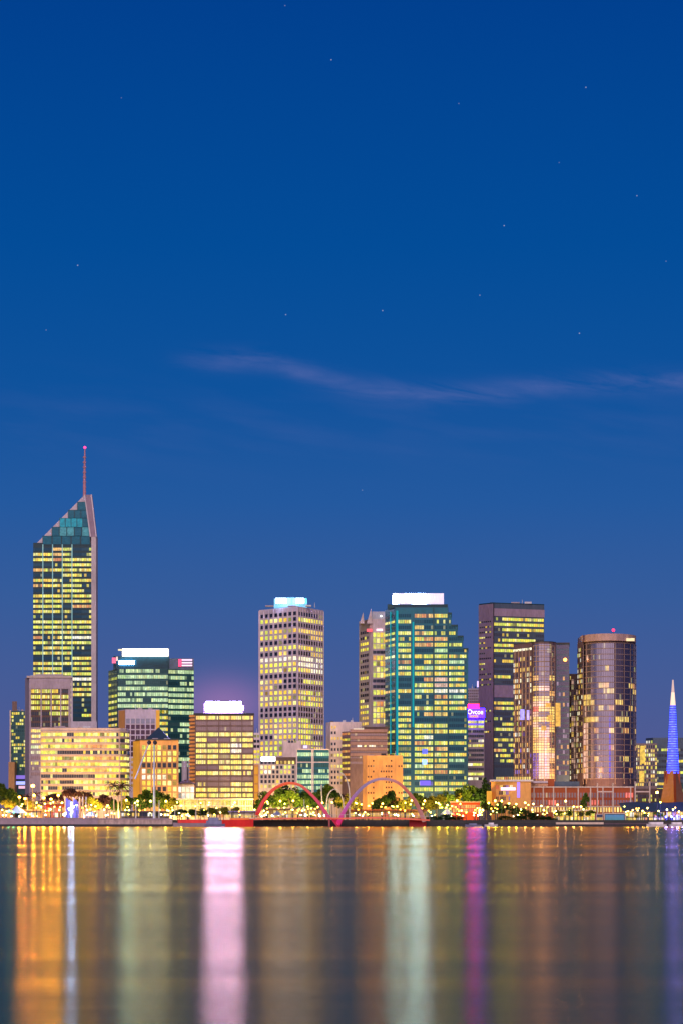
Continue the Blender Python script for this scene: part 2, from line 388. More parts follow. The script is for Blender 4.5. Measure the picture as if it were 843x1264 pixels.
# ---- 4 wide ribbon-window block
T = Tower('office_block', 'wide pale block with ten long ribbon windows and curved right corner', [(50, 1350), (130, 1350), (148, 1351), (156, 1355), (159.5, 1364)], 899, W_BEIGE, deep=30, cat='office block')
rows = ["LLmLLLLmLL", "LLsLLLLsLL", "LLLLooLdLL", "ms..mssss.", "LLdLLooLmL", "LLLLLLLLLL", "LLmLLoLLLL", "ss...LLsLs", "ss.mLLmLLL", "ms.sLLLLLm", "LmLLmLLLLL"]
T.bands((0, 4), 907, 7.35, rows, 46, hf=.52, wf=.93, seed=9, k=1.2, u0=.005, u1=.995)
T.grid((0, 4), [], 0, 1, .5, W_BEIGE, .7, name='spandrel_ledges', ys=[903 + 7.35 * i for i in range(11)], h=.35)
T.block('plant_room', 72, 80, 896.5, 900, W_BEIGE, 1356, 8); T.block('plant_room', 96, 112, 897.3, 900, W_BEIGE, 1356, 8)
# ---- 5 mauve gridded building
T = Tower('office_tower', 'mauve tower with square grid of dark windows and an orange left flank', [(146, 1512), (155, 1500), (197, 1500)], 876, W_WHITE, deep=25)
T.bands((1, 2), 881, 0, [], 1)
T.bands((1, 2), 897.5, 6.8, ["....", "....", "....", "...", "....", "...."], 6, hf=.72, wf=.78, seed=11, u0=.0, u1=.88, mat=pane('plum_glass', (.10, .05, .08), .4))
T.bands((1, 2), 890.5, 7, ["...."], 6, hf=.8, wf=.78, seed=12, u0=0, u1=.88, mat=pane('grey_glass', (.3, .3, .36), .4))
T.bands((1, 2), 938, 6.4, ["ooo", "ooo", "ooo", "ooo", "ooo", "ooo"], 6, hf=.5, wf=.78, seed=12, u0=0, u1=.88, k=.5)
m = MB(); a, b = T.at(T.line(0, 1), .1, .1), T.at(T.line(0, 1), .95, .1); m.prism([a, b, (b[0], b[1] + .2), (a[0], a[1] + .2)], T.z(960), T.z(877)); T.add('flank', m, W_PAINTLIT)
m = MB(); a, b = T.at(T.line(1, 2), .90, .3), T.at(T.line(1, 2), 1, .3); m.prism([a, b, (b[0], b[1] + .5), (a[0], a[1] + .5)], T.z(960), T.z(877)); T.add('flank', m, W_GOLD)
# ---- 6 green glass tower with long light box
T = Tower('office_tower', 'green glass tower with long cream light box on the roof', [(134, 1622), (145, 1600), (208, 1600), (239.5, 1606)], 826, W_GREEN, deep=40)
Y = 1600
pg = COL.copy(); pg['L'] = [(.55, .75, .38), (.62, .78, .42), (.7, .8, .35), (.45, .62, .32)]
T.bands((1, 2), 828.5, 7.2, ["sgLLs.", "gLLLLL", "sLLss.", "LLLLLL", "LsLLLL", "LLLsLL", "LLLLLL", "......"], 24, hf=.55, wf=.9, mat=P_GREEN, seed=14, pal=pg)
T.bands((2, 3), 829.5, 7.2, ["LL", "Lm", ".m", "LL", "LL", "LL", "LL", "LL", "..", "sL", "sL", ".s", "LL", "..", "..", "LL", "LL", "Ls"], 11, hf=.55, wf=.9, mat=P_GREEN, seed=15, pal=pg)
T.bands((1, 2), 879, 7.2, ["    LL", "    LL", "    LL", "    LL", "    LL"], 24, hf=.5, wf=.9, mat=P_GREEN, seed=14)
T.bands((0, 1), 830, 7.2, ["s", "s", "m", "m", "L", "m", "L", "L", "y", "L", "y", "m", "y"], 3, hf=.4, wf=.8, mat=P_GREEN, seed=16, k=.8)
T.grid((1, 2), [0, 1], 826, 960, .6, W_DTEAL, .5)
T.block('crown', 140, 209, 810, 827, W_DTEAL, Y + 2, 25); T.block('crown', 209, 239.5, 813, 827, W_SLATE, Y + 3, 20)
lb = T.panel('light_box', 152, 207.5, 801.8, 810.2, (11, 15, 16), Y + 3, th=3); T.panel('light_box_frame', 151, 208.6, 801, 811, (1.0, .66, .22), Y + 3.4, th=1.5); T.panel('light_box_frame', 146, 150.8, 801.5, 803.5, (1.0, .8, .4), Y + 3)
T.panel('sign', 147, 166, 816, 820.5, (12, 27, 42), Y + 1.5); T.panel('sign', 138.5, 143, 812, 819, (1.3, .12, .3), Y - 3); T.panel('sign', 143.6, 145.5, 811, 816, (1.2, .8, .7), Y - 3)
sg = T.panel('sign', 220.5, 224, 814, 823, (2.2, .03, .25), Y + 1.5)
for q in range(3): T.panel('lettering', 224.6, 237.5, 814 + q * 3.4, 815.8 + q * 3.4, (1.5, .9, 1.3), Y + 1.5, parent=sg)
m = MB(); m.tube([(X(228, 1598), 1598, GZ), (X(228, 1598), 1598, Z(940, 1598))], 1.6, 12); m.tube([(X(236, 1598), 1598, GZ), (X(236, 1598), 1598, Z(940, 1598))], 1.6, 12); T.add('base_column', m, W_WHITE)
# ---- 7 orange block with pyramid roof
T = Tower('office_block', 'orange floodlit block with seven columns of bright windows and dark pyramid roof', [(164.5, 1290), (173, 1280), (220.5, 1280)], 914, W_ORANGE, deep=30, cat='office block')
T.bands((1, 2), 923, 7.35, ["LLLL..", "LLLLLL", "LLLLLL", "......", "WLLLLL", "WWWWLL", "LLLLLL", "LL..LL", "yyyyyy", "yyyyyy", "oooooo"], 7, hf=.68, wf=.66, seed=19, u0=.03, u1=.97, k=1.2)
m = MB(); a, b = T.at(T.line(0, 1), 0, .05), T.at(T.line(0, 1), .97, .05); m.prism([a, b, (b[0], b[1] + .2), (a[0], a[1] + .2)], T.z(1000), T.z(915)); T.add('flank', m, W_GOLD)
Y = 1290; m = MB(); c = (X(194.5, Y), Y + 10, Z(897, Y)); q = [(X(179, Y), Y), (X(210, Y), Y), (X(210, Y), Y + 20), (X(179, Y), Y + 20)]; z = Z(914, Y)
for k in range(4): m.face([(*q[k], z), (*q[(k + 1) % 4], z), c])
T.add('pyramid_roof', m, W_ROOF)
T.block('roof_slab', 167, 221, 912.6, 914.2, W_DARK, 1279.5, 30)
# ---- 8 banded brown-gold block with pink-white sign
T = Tower('office_block', 'square brown block with gold ribbon windows under a glowing pink-white roof sign', [(234.5, 1354), (241, 1350), (313.5, 1350)], 882, W_BROWN, deep=32, cat='office block')
rows = ["LLLLL", ".....", ".....", "LLLLL", "L..LL", "LLLWL", "LLLW.", "LLdLL", "LLLLL", "..LLL", "LLLLm", ".....", "s.sLL", "LLLLL", "LLLLL", "..s.y", "LsLLL"]
T.bands((1, 2), 886.3, 6.85, rows, 30, hf=.60, wf=.88, seed=21, mat=P_BROWN, k=1.08, u0=.015, u1=.985)
T.grid((1, 2), [.0, .205, .405, .60, .80, 1.], 882, 1000, .5, W_BROWN, .4)
T.grid((0, 1), [], 0, 1, .5, W_PAINTLIT, .5, name='flank_ledges', ys=[884 + 4.6 * i for i in range(22)], h=.9)
T.block('roof_screen', 239, 314, 880.6, 883, W_DARK, 1349.5, 25)
sg = T.panel('roof_sign', 254.5, 298, 866.5, 877.5, (46, 36, 112), 1352, th=2.2)
T.block('sign_frame', 251.5, 300, 876.5, 881.5, W_PURPLE, 1354, 3); T.block('sign_frame', 252, 254.3, 868, 878, W_PURPLE, 1353, 2); T.block('sign_frame', 298.3, 301, 871, 878, W_PURPLE, 1353, 2)
# ---- 9 sliver
T = Tower('office_block', 'thin pale slab squeezed between the gold-banded block and the white tower', [(313, 1450), (321, 1450)], 905, W_WHITE, deep=20, cat='office block')
T.bands((0, 1), 909, 6.4, ["L", ".", ".", "L", "L", "y"], 2, hf=.5, wf=.8, seed=22)
T = Tower('lit_column', 'narrow orange painted-lit column beside the gold-banded block', [(313.5, 1340), (319.5, 1340)], 944, W_PAINTLIT, deep=6, cat='column')
m = MB()
for q in range(5): m.box(X(314.2, 1340), X(318.8, 1340), 1339.6, 1340, T.z(1000 - q * 11), T.z(991 - q * 11))
T.add('panelling', m, W_GOLD)
# ---- 10 pale punched-window tower
T = Tower('office_tower', 'pale concrete tower with punched windows on two faces and cyan-lit crown', [(320, 1528), (367.5, 1500), (399.5, 1530)], 748.5, W_WHITE, deep=30)
lr = ["........", "LLLLLLL.", "........", "LLLLLLLL", "LLLLLL..", "........", "LLLLLLLL", "..s.yy..", "WWWWWWWW", "LLLLLLLL", "LLLLLLLL", "........", "LLLLL...", "yyy.....", "LLLLLLLL", "LLLLLLLL", "LLLLLLLL", "........", "........", "LLLLLLLL", "yyyyyyyy", "LLLLLLLL", "...LLLLL", "LLLLLLLL", "LLLLLLLL", "LLLLLLLL", "LLLLLLLL"]
rr = ["....", "LLLL", "....", "yyyy", "..yy", "....", "yLLL", "..yy", "WWWW", "WWWW", "LyWW", "....", ".LLL", "....", "LLLL", "LLLL", "LLLL", "....", "....", "LL..", "LLLL", "LLLL", "LL..", "LLLL", "yLLy", "LL..", "LLLL"]
T.bands((0, 1), 756.9, 6.93, lr, 8, hf=.60, wf=.62, seed=23, u0=.02, u1=.99, k=1.15)
T.bands((1, 2), 757.3, 6.93, rr, 10, hf=.62, wf=.72, seed=24, u0=.03, u1=.97, k=1.15)
T.grid((0, 1), [i / 8 for i in range(9)], 750, 938, .45, W_WHITE, .3, name='facade_ribs'); T.grid((1, 2), [i / 10 for i in range(11)], 750, 938, .4, W_WHITE, .3, name='facade_ribs')
m = MB(); m.prism([(X(338.5, 1520), 1520), (X(361, 1510), 1510), (X(379, 1522), 1522), (X(379, 1522), 1535), (X(338.5, 1520), 1535)], Z(748.6, 1510), Z(737.5, 1510)); cr = T.add('crown', m, wall('crown_screen', (.2, .4, .5), emit=(.25, .7, .9), es=.7))
for a, b, g in ((340.5, 353.5, (11, 14, 26)), (355.5, 359.5, (.5, 1.5, 1.9)), (365.5, 375.5, (11, 14, 26)), (376.5, 378.6, (.1, 1.6, 2.2))):
    T.panel('sign', a, b, 738.6, 745, g, 1509.5, parent=cr)
# ---- 11 low pink block with white sign
T = Tower('office_block', 'low pinkish block with speckled round lights and a bright white sign on its brown top', [(320, 1300), (365.5, 1300)], 944, W_CREAM, deep=20, cat='office block')
T.bands((0, 1), 941.5, 5.9, ["...yyyy", "WyWsmmm", "mW..sys", "s......", "...s...", "yyyyyyy"], 9, hf=.6, wf=.6, seed=26, k=1.2, u0=.02, u1=.98)
T.block('brown_attic', 340, 365.5, 935, 944.2, W_DBROWN, 1301, 15); T.panel('sign', 322.5, 340, 934.5, 940, (4.5, 4.5, 4.8), 1300)
# ---- 12 small teal glass block
T = Tower('office_block', 'small teal glass block with lit green floors behind the red arch', [(366.5, 1290), (385, 1290), (407, 1290)], 926, W_TEAL, deep=20, cat='office block')
T.bands((0, 1), 931.5, 6.9, ["LLL", "...", ".sm", ".LL", "LLL", "ggg", "LLL"], 8, hf=.6, wf=.85, mat=P_GREEN, seed=27, pal=pg); T.bands((1, 2), 931.5, 6.9, ["LLL", "...", "sms", "sLs", "LLL", "gLg", "LsL"], 8, hf=.55, wf=.85, mat=P_GREEN, seed=28, pal=pg)
T.grid((0, 2), [0, .46, .5, 1], 925, 1000, .4, W_WHITE, .5, ys=[925.5, 941.3], h=.4)
T = Tower('office_block', 'small plain grey block rising behind the teal glass block', [(350, 1400), (372, 1400)], 915, W_WHITE, deep=14, cat='office block')
T.bands((0, 1), 915.9, 3, ["..."], 3, hf=.9, wf=.8, seed=2, u0=.25, u1=.75); T.block('roof_box', 372, 384, 920, 932, W_MAUVE, 1402, 8); T.panel('sign', 374.5, 379.5, 920.5, 924, (.9, .8, 1.3), 1401.5)
# ---- 13 tower with pointed fins
T = Tower('office_tower', 'pale tower with two pointed fins on the roof, half behind the stepped teal tower', [(443, 1520), (456, 1502), (460, 1500), (479, 1500)], 764, W_BEIGE, deep=30)
T.bands((0, 1), 779.5, 7.1, [".s", ".m", "LL", "LL", "..", "..", "..", ".s", "LL", "..", "..", "..", "m.", "LL", "LL", "yy", "yy", "sy"], 4, hf=.45, wf=.72, seed=31, u0=.12, u1=.92)
T.bands((2, 3), 784, 7.1, ["LLL", "LLL", "LLL", "   ", "oLo", "LLL", "LLL", "LLL", "   ", "   ", "LLL", "   ", "LoL", "LLL", "LLL", "LLL"], 4, hf=.75, wf=.8, seed=32, u1=.92, k=1.05)
T.bands((2, 3), 784, 7.1, ["   ", "   ", "   ", "...", "   ", "   ", "   ", "   ", "...", "...", "   ", "..."], 4, hf=.5, wf=.95, seed=32, u1=.92)
Y = 1500; m = MB()
for a, b, c, yb in ((443.6, 449.6, 756, 770), (452.5, 459.5, 751, 770)):
    x0, x1, xt = X(a, Y), X(b, Y), X(b - 1.6, Y)
    bq = [(x0, Y - .5, Z(yb, Y)), (x1, Y - .5, Z(yb, Y)), (x1, Y + 14, Z(yb, Y)), (x0, Y + 14, Z(yb, Y))]; t0 = (xt, Y - .5, Z(c, Y)); t1 = (xt, Y + 14, Z(c, Y))
    m.face([bq[0], bq[1], t0]); m.face([bq[1], bq[2], t1, t0]); m.face([bq[2], bq[3], t1]); m.face([bq[3], bq[0], t0, t1])
T.add('roof_fin', m, W_BEIGE)
T.block('roof_wall', 459, 477, 755, 765, wall('grey_louvre', (.36, .38, .42)), Y + 2, 20); T.panel('floodlight', 469.5, 471, 760, 761.3, (6, 6, 6), Y + 1)
T.panel('sign', 452.5, 459, 776.5, 780, (1.5, .08, .12), Y - .2); T.panel('sign', 464.5, 472, 776.5, 779, (1.8, 1.2, 1.6), Y - .2)
# ---- 14 brown stepped-slab building and cream block
T = Tower('office_block', 'cream block with small square windows left of the brown slab block', [(402.5, 1410), (408, 1400), (446, 1400)], 891.5, W_CREAM, deep=20, cat='office block')
T.bands((1, 2), 898, 6.9, ["y   ", ".   ", "yy  ", ". m ", ".m  ", "ym  ", ".   ", "ym  ", ".m  ", ".m  ", ".m  "], 9, hf=.45, wf=.6, seed=35, u1=.9, single=True)
T = Tower('office_block', 'dark brown block with long overhanging floor slabs beside the cream block', [(422, 1388), (432, 1380), (478, 1380)], 903, W_BROWN, deep=20, cat='office block')
T.bands((1, 2), 907, 7.0, ["......", "......", ".WmW..", "......", "......", "......"], 16, hf=.35, wf=.9, seed=36, mat=P_BROWN)
T.bands((0, 1), 906, 7.2, ["o", "L", "y", "o", "y", "L", "y", "o", "o"], 3, hf=.35, wf=.9, seed=36, k=.8)
T.grid((1, 2), [], 0, 1, .5, wall('slab_edge', (.30, .19, .16)), 1.3, name='floor_slabs', ys=[902.5, 911, 918.2, 925, 932], h=1.4)
T.block('roof_house', 449, 479, 897.5, 903, W_DBROWN, 1385, 12)
T.panel('lit_fascia', 436, 449, 899.8, 901.6, (1.2, 1.0, .7), 1380)
# ---- 15 orange block
T = Tower('office_block', 'plain orange painted-lit block with few tiny windows behind the lilac arch', [(447.5, 1302), (453, 1300), (497, 1300)], 933, W_PAINTLIT, deep=25, cat='office block')
T.bands((1, 2), 939.5, 6.6, [" .   .  ", "..  .. .", " . ...  ", ".   ..  ", "..  ..  ", " .  ..  ", "..  .. .", " .   .  "], 14, hf=.3, wf=.55, seed=40, mat=pane('dark_pane', (.08, .03, .02), .1), single=True)
T.grid((1, 2), [.06, .42, .80], 934, 998, .25, W_ORANGE, .15, name='panel_joints')
# ---- 16 stepped teal tower
T = Tower('office_tower', 'large teal glass tower stepping down on its right side under a white-lit roof sign box', [(475, 1418), (487.5, 1400), (553, 1400)], 750, W_TEAL, deep=40)
Y = 1400
st = [(553, 557, 757), (557, 564.5, 772), (564.5, 571.5, 785.5), (571.5, 577.5, 801)]
for a, b, yt in st:
    T.block('setback', a, b, yt, 1010, W_TEAL, Y + .02, 36)
    T.block('setback_edge', a, b + .4, yt - .8, yt + .9, W_DTEAL, Y - .6, 30)
Rw = [(".", ".", "oo", "L"), ("m", "L", "s.", "s"), (".", ".", "y.", "."), ("L", "L", "oL", "s"), ("L", "s", "Lo", "o"), ("m", "L", "oo", "L"), (".", "L", "..", "g"), ("L", "L", "LL", "L"),
      (".", "o", "sL", "L"), ("m", "L", "Lg", "L"), ("L", "L", "LL", "L"), (".", ".", ".o", "p"), (".", ".", "LL", "p"), ("o", "L", "gL", "W"), (".", "s", "ss", "o"), (".", ".", ".s", "L"),
      ("L", "L", "LL", "L"), (".", "L", "so", "y"), ("m", "L", "..", "."), (".", "L", "LL", "L"), ("L", "L", "LL", "L"), ("m", "L", "LW", "s"), ("L", "L", "oL", "L"), ("s", "d", "LL", "o"),
      ("m", "L", "LL", "L"), ("L", "L", "LL", "L"), ("m", "L", "gL", "y"), ("g", "s", "LL", "o"), ("L", "L", "LL", "."), ("L", "L", "sv", "L"), ("s", "L", "LL", "L"), (".", "L", "L.", ".")]
Rd = ["m", "L", ".", "L", ".", "L", ".", "L", "g", "L", "L", "L", "L", "W", "g", "L", "L", ".", ".", ".", "L", ".", "L", ".", "L", "g", ".", "L", ".", "L", "L", "."]
xs = 487.5; wd = 65.5
y0 = 760.3; dy = 7.15
T.bands((0, 1), y0, dy, [r[0] for r in Rw], 3, hf=.38, wf=.85, mat=P_TEAL, seed=41, k=.9)
T.bands((1, 2), y0, dy, [r[1] for r in Rw], 6, hf=.55, wf=.85, mat=P_TEAL, seed=42, u0=(490.5 - xs) / wd, u1=(507 - xs) / wd)
T.bands((1, 2), y0, dy, [r[2] for r in Rw], 8, hf=.58, wf=.88, mat=P_TEAL, seed=43, u0=(511.5 - xs) / wd, u1=(534.3 - xs) / wd)
T.bands((1, 2), y0, dy, [r[3] for r in Rw], 6, hf=.58, wf=.88, mat=P_TEAL, seed=44, u0=(536 - xs) / wd, u1=(552 - xs) / wd)
m_ = random.Random(5)
for i, c in enumerate(Rd):
    yy = y0 + i * dy; x1 = 556 if yy < 771 else 563 if yy < 784 else 570 if yy < 800 else 576.5
    m = MB(); x = 554.0
    while x < x1 - 1.5:
        xb = min(x + 2.7, x1)
        if 570.3 < x < 571.5: x = 572.3; continue
        m.face([(X(x, Y), Y - .08, Z(yy + 2, Y)), (X(xb - .35, Y), Y - .08, Z(yy + 2, Y)), (X(xb - .35, Y), Y - .08, Z(yy - 2, Y)), (X(x, Y), Y - .08, Z(yy - 2, Y))], glow_for(c if x < 571 else m_.choice('Lm'), m_)); x += 2.7
    T.add('window_band', m, P_TEAL)
cy = lamp_mat('cyan_light_strip', (.02, .62, .75), .55); cy.cycles.emission_sampling = 'NONE'
for a, ya, yb in ((482.5, 754, 955), (490, 754, 955), (509.8, 768, 898)):
    m = MB(); Yc = 1408 if a < 487 else 1400
    wdt = 2.6 if a < 500 else 2.0
    m.box(X(a - wdt / 2, Yc), X(a + wdt / 2, Yc), Yc - .9, Yc, Z(yb, Y), Z(ya, Y)); T.add('light_strip', m, cy)
T.grid((1, 2), [(535 - xs) / wd, 1], 750, 985, .35, W_DTEAL, .4)
T.block('roof_tier', 478, 552.5, 746, 751, W_DTEAL, Y + 3, 30)
sb = T.block('roof_sign_box', 484.5, 547.5, 732.5, 746.3, wall('white_lit_box', (.6, .6, .65), emit=(.60, .56, .95), es=.62), Y + 4, 22)
T.panel('sign', 501, 525, 733, 737.5, (19, 37, 72), Y + 4, parent=sb); T.panel('sign', 509.5, 525, 739, 745.5, (19, 37, 72), Y + 4, parent=sb); T.panel('sign', 485, 490.5, 735, 745.5, (28, 52, 95), Y + 4, parent=sb)
T.panel('blue_screen', 521, 527.5, 925, 931, (.03, .1, 1.4), Y - .1); T.panel('blue_screen', 521, 527, 938, 944, (.4, .8, 1.8), Y - .1); T.panel('blue_screen', 518, 531, 964, 970, (.06, .04, 1.1), Y - .1)
# ---- 17 block with purple sign, and gridded block behind
T = Tower('office_block', 'small pale gridded block with a lilac roof beacon behind the purple sign', [(577, 1600), (592, 1600)], 850, W_WHITE, deep=20, cat='office block')
T.bands((0, 1), 853, 3.4, ["...."] * 9, 6, hf=.55, wf=.7, seed=50, mat=P_BROWN); T.panel('beacon', 588.5, 590.5, 841, 848.5, (1.1, .8, 1.6), 1600)
T = Tower('office_block', 'pale ribbon-window block carrying the purple and red sign', [(576.5, 1450), (597.5, 1450)], 886, W_MAUVE, deep=20, cat='office block')
T.bands((0, 1), 891.5, 5.85, ["LLL", "LLL", "...", "...", "ssW", "LLL", "...", "...", "...", "WLL", "...", "LLL", "WW."], 9, hf=.5, wf=.92, seed=51, u1=.97)
sg = T.panel('sign', 575.5, 598, 874.5, 886.3, (.3, .035, 30), 1448, th=1); T.panel('sign_top', 576, 591, 869.5, 874.3, (28, .01, 1.4), 1448, th=1, parent=sg)
T.panel('sign_foot', 579, 590, 883.2, 886, (.9, .4, .05), 1446.9, th=.3, parent=sg)
letters('Ovcoe', sg, T.org, 577, 596, 876, 882, 1446.7, lamp_mat('white_lettering', (1, .9, 1), 2.2))
# ---- 18 dark tower
T = Tower('office_tower', 'dark rectangular tower with mauve left flank and blank top band', [(591, 1510), (608.5, 1500), (671.5, 1512)], 745, W_SLATE, deep=35)
a, b = T.pts[0], T.pts[1]; m = MB()
q = [T.at(T.line(0, 1), 0, .3), T.at(T.line(0, 1), 1, .3), b, a]; m.prism(q, GZ, T.z(745.3)); T.add('flank', m, W_PURPLE)
T.bands((0, 1), 767, 6.5, ["s.", "ss", ".s", "m.", "s ", "ss", "s ", ".", "m ", "s ", ".", "s", "s", " ", " ", " ", " ", "s", " ", "s", " ", "m"], 6, hf=.25, wf=.7, seed=55, off=.4, u0=.05, u1=.9)
rows = ["sLLmLL", "LLLLLL", ".LLLLL", ".ss.s.", "sLLLL.", "LLL...", "LLL...", "..s...", "mLLm..", "......", "..sm..", "LL....", "s.....", "      ", "      ", "      ", "LLL...", "oLL...", "..sm..", "s.s...", ".LLs..", "LLL...", "..s...", "LLLL..", "smLs..", "omLo..", "mm....", "smLm..", "......"]
T.bands((1, 2), 764, 6.5, rows, 24, hf=.5, wf=.9, seed=56, mat=P_OFF, u0=.01, u1=.99)
m = MB(); q = [T.at(T.line(1, 2), .0, .4), T.at(T.line(1, 2), 1, .4)]; m.prism([q[0], q[1], (q[1][0], q[1][1] + .4), (q[0][0], q[0][1] + .4)], T.z(760.5), T.z(751)); T.add('blank_band', m, W_PURPLE)
m = MB(); m.prism([q[0], q[1], (q[1][0], q[1][1] + .4), (q[0][0], q[0][1] + .4)], T.z(861), T.z(846)); T.add('blank_band', m, W_PURPLE)
T.grid((1, 2), [0], 745, 960, .5, W_DARK, .6)
m = MB(); m.prism(T.pts + T.back, T.z(745), T.z(743.8)); T.add('parapet', m, W_DTEAL)

RP = random.Random(21)
def rooftop(T, x0, x1, yt, Y, n=3, mast=True):
    for i in range(n):
        a = x0 + (x1 - x0) * (i + RP.uniform(.1, .5)) / n; b = a + (x1 - x0) / n * RP.uniform(.25, .5)
        T.block('roof_plant', a, b, yt - RP.uniform(1.0, 2.6), yt + .2, RP.choice([W_MAUVE, W_STEEL, W_DARK]), Y + RP.uniform(5, 9), 4)
    if mast:
        px = RP.uniform(x0, x1); m = MB(); m.tube([(X(px, Y + 8), Y + 8, Z(yt, Y)), (X(px, Y + 8), Y + 8, Z(yt - 6, Y))], [.22, .1], 5); T.add('mast', m, W_STEEL)
for nm_, *a_ in ROOFS: rooftop(nm_, *a_)
# ================================================================== APARTMENT TOWERS (curved glass)
def arc(px0, px1, Yf, bulge, n=9, t0=0.0, t1=1.0):
    out = []
    for i in range(n):
        t = t0 + (t1 - t0) * i / (n - 1); a = math.pi * (1 - t)
        out.append(((px0 + px1) / 2 + (px1 - px0) / 2 * math.cos(a), Yf + bulge * (1 - math.sin(a))))
    return out
def speck(seed, n, chars, w):
    r = random.Random(seed); return [''.join(r.choices(chars, w)[0] for _ in range(8)) for _ in range(n)]
# ---- 19 left curved apartment tower
f = [(633.5, 1318), (656, 1302)] + arc(658, 684, 1298, 5, 7) + [(686, 1304)]
T = Tower('apartment_tower', 'lower curved glass apartment tower with orange-lit flats left of the round tower', f, 793, wall('plum_frame', (.09, .06, .08)), deep=28, cat='apartment tower')
T.bands((0, 1), 812, 6.7, speck(61, 22, 'oyW.vs', (.2, .18, .12, .35, .06, .2)), 11, hf=.62, wf=.55, seed=61, mat=P_LILAC2, k=1.1)
T.bands((0, 1), 800.3, 6.3, ["WWWWWWWW"], 9, hf=.4, wf=.9, seed=62, k=1.3)
n = len(f)
T.bands((2, n - 2), 797.5, 5.6, ["...."] * 7, 12, hf=.9, wf=.9, seed=63, mat=P_LILAC, pal=COL)
mid = ["o.y", "...", "yp.", "..o", "yy.", "pp.", "ryy", "p.y", "yyy", "p.o", "ypy", "yp.", "oo.", "yy.", "yyy", "vpp", "vpo", "vp.", "vpo", "vpy"]
T.bands((2, n - 2), 837, 6.4, mid, 12, hf=.86, wf=.88, seed=64, mat=P_LILAC, k=1.15)
T.grid((2, n - 2), [0, .25, .5, .75, 1], 796, 965, .3, W_BRONZE, .25, ys=[797 + 6.5 * i for i in range(26)], h=.3)
T.grid((0, 1), [.1, .3, .5, .7, .9], 800, 965, .4, W_BRONZE, .3)
m = MB(); m.box(X(686, 1308), X(702.5, 1308), 1308, 1330, GZ, Z(794.5, 1308)); T.add('rear_wing', m, W_SLATE)
r = random.Random(9); m = MB()
for i in range(25):
    for k in range(6):
        g = r.choices([(0, 0, 0), (.9, .42, .06), (.3, .2, .25)], (.75, .12, .13))[0] if i > 5 else (0, 0, 0)
        xa = 687 + k * 2.55
        m.face([(X(xa, 1308), 1307.9, Z(801 + i * 6.5, 1308)), (X(xa + 2.1, 1308), 1307.9, Z(801 + i * 6.5, 1308)), (X(xa + 2.1, 1308), 1307.9, Z(796.5 + i * 6.5, 1308)), (X(xa, 1308), 1307.9, Z(796.5 + i * 6.5, 1308))], g)
o = T.add('window_grid', m, P_LILAC2)
for xa, ya, yb, g in ((685.5, 868, 897, (1.0, .5, .04)), (673.5, 868, 873, (1.0, .45, .04)), (676, 883, 890, (.9, .45, .04)), (668, 896, 902, (.95, .45, .05))): T.panel('lit_flat', xa, xa + 6, ya, yb, g, 1297.5, mat=P_OFF, th=.2)
T.panel('lit_flat', 642, 647, 876, 889, (.6, .5, 1.7), 1305, mat=P_OFF); T.panel('lit_flat', 650, 653, 877, 889, (.8, .6, 1.7), 1302, mat=P_OFF)
m = MB(); m.prism(T.pts + T.back, T.z(793), T.z(791.6)); T.add('roof_slab', m, W_DARK); T.block('roof_slab', 686, 703, 793.3, 795, W_DARK, 1307, 22)
m = MB(); m.ball((X(697.5, 1306), 1306.5, Z(814.5, 1306)), .8, (7, 2.2, .4)); T.add('beacon', m, GLOW)
# ---- 20 mid block between
T = Tower('apartment_tower', 'shorter speckled apartment block between the two curved towers', [(691, 1345), (705, 1340), (720, 1340)], 832, wall('taupe_frame', (.20, .14, .14)), deep=22, cat='apartment tower')
T.bands((0, 1), 837, 6.5, speck(71, 20, 'oyW.vs', (.12, .12, .14, .4, .14, .2)), 6, hf=.6, wf=.6, seed=71, mat=P_LILAC2, k=.8)
T.bands((1, 2), 842, 6.5, speck(72, 19, 'p.ys', (.35, .5, .1, .1)), 5, hf=.8, wf=.85, seed=72, mat=P_LILAC, k=.55)
T.grid((0, 2), [0, .16, .32, .48, .7, .95], 832, 965, .35, W_BRONZE, .3, ys=[834 + 6.5 * i for i in range(20)], h=.25)
# ---- 21 round tower
f = [(712.5, 1310), (719, 1300)] + arc(719.5, 784.5, 1290, 18, 13)[1:]
T = Tower('apartment_tower', 'round glass apartment tower with smooth copper rim and pink beacon', f, 790, wall('umber_frame', (.09, .06, .08)), deep=28, cat='apartment tower')
n = len(f)
T.bands((0, 1), 800, 6.6, speck(81, 24, 'oyW.s', (.1, .15, .2, .4, .2)), 4, hf=.6, wf=.6, seed=81, mat=P_LILAC2, k=.8)
rows = []
lit = {2: "...p......", 4: "........s.", 7: ".......yo.", 8: "........yy", 9: "yyyyy.....", 10: ".yyyyy....", 11: ".......y.o", 13: "..yyyyy...", 15: "......o..y", 18: ".oo......o", 20: "......y...", 22: "yo.....o.."}
for i in range(24):
    s_ = lit.get(i, "..........")
    if i > 9: s_ = ''.join(('p' if (c == '.' and 1 <= k <= 3 and (i > 13 or k == 2)) else c) for k, c in enumerate(s_))
    rows.append(s_)
T.bands((1, n - 1), 797, 7.0, rows, 30, hf=.84, wf=.86, seed=82, mat=P_LILAC, u1=.52, k=.8)
T.bands((1, n - 1), 797, 7.0, [s_[5:] for s_ in rows], 20, hf=.84, wf=.8, seed=83, mat=P_LILAC2, u0=.53, u1=1, k=.9)
T.grid((1, n - 1), [.02, .17, .53, .64, .75, .86, 1], 794, 968, .3, W_BRONZE, .3, ys=[793.5 + 7.0 * i for i in range(25)], h=.35)
sgm = MB(); pl = [(X(p, Yq), Yq) for p, Yq in [(719, 1298)] + arc(719, 785, 1288, 18, 13)[1:]]
sgm.prism(pl + [(pl[-1][0], 1325), (pl[0][0], 1325)], T.z(791), T.z(782.5)); T.add('copper_rim', sgm, wall('copper_rim', (.40, .27, .25)))
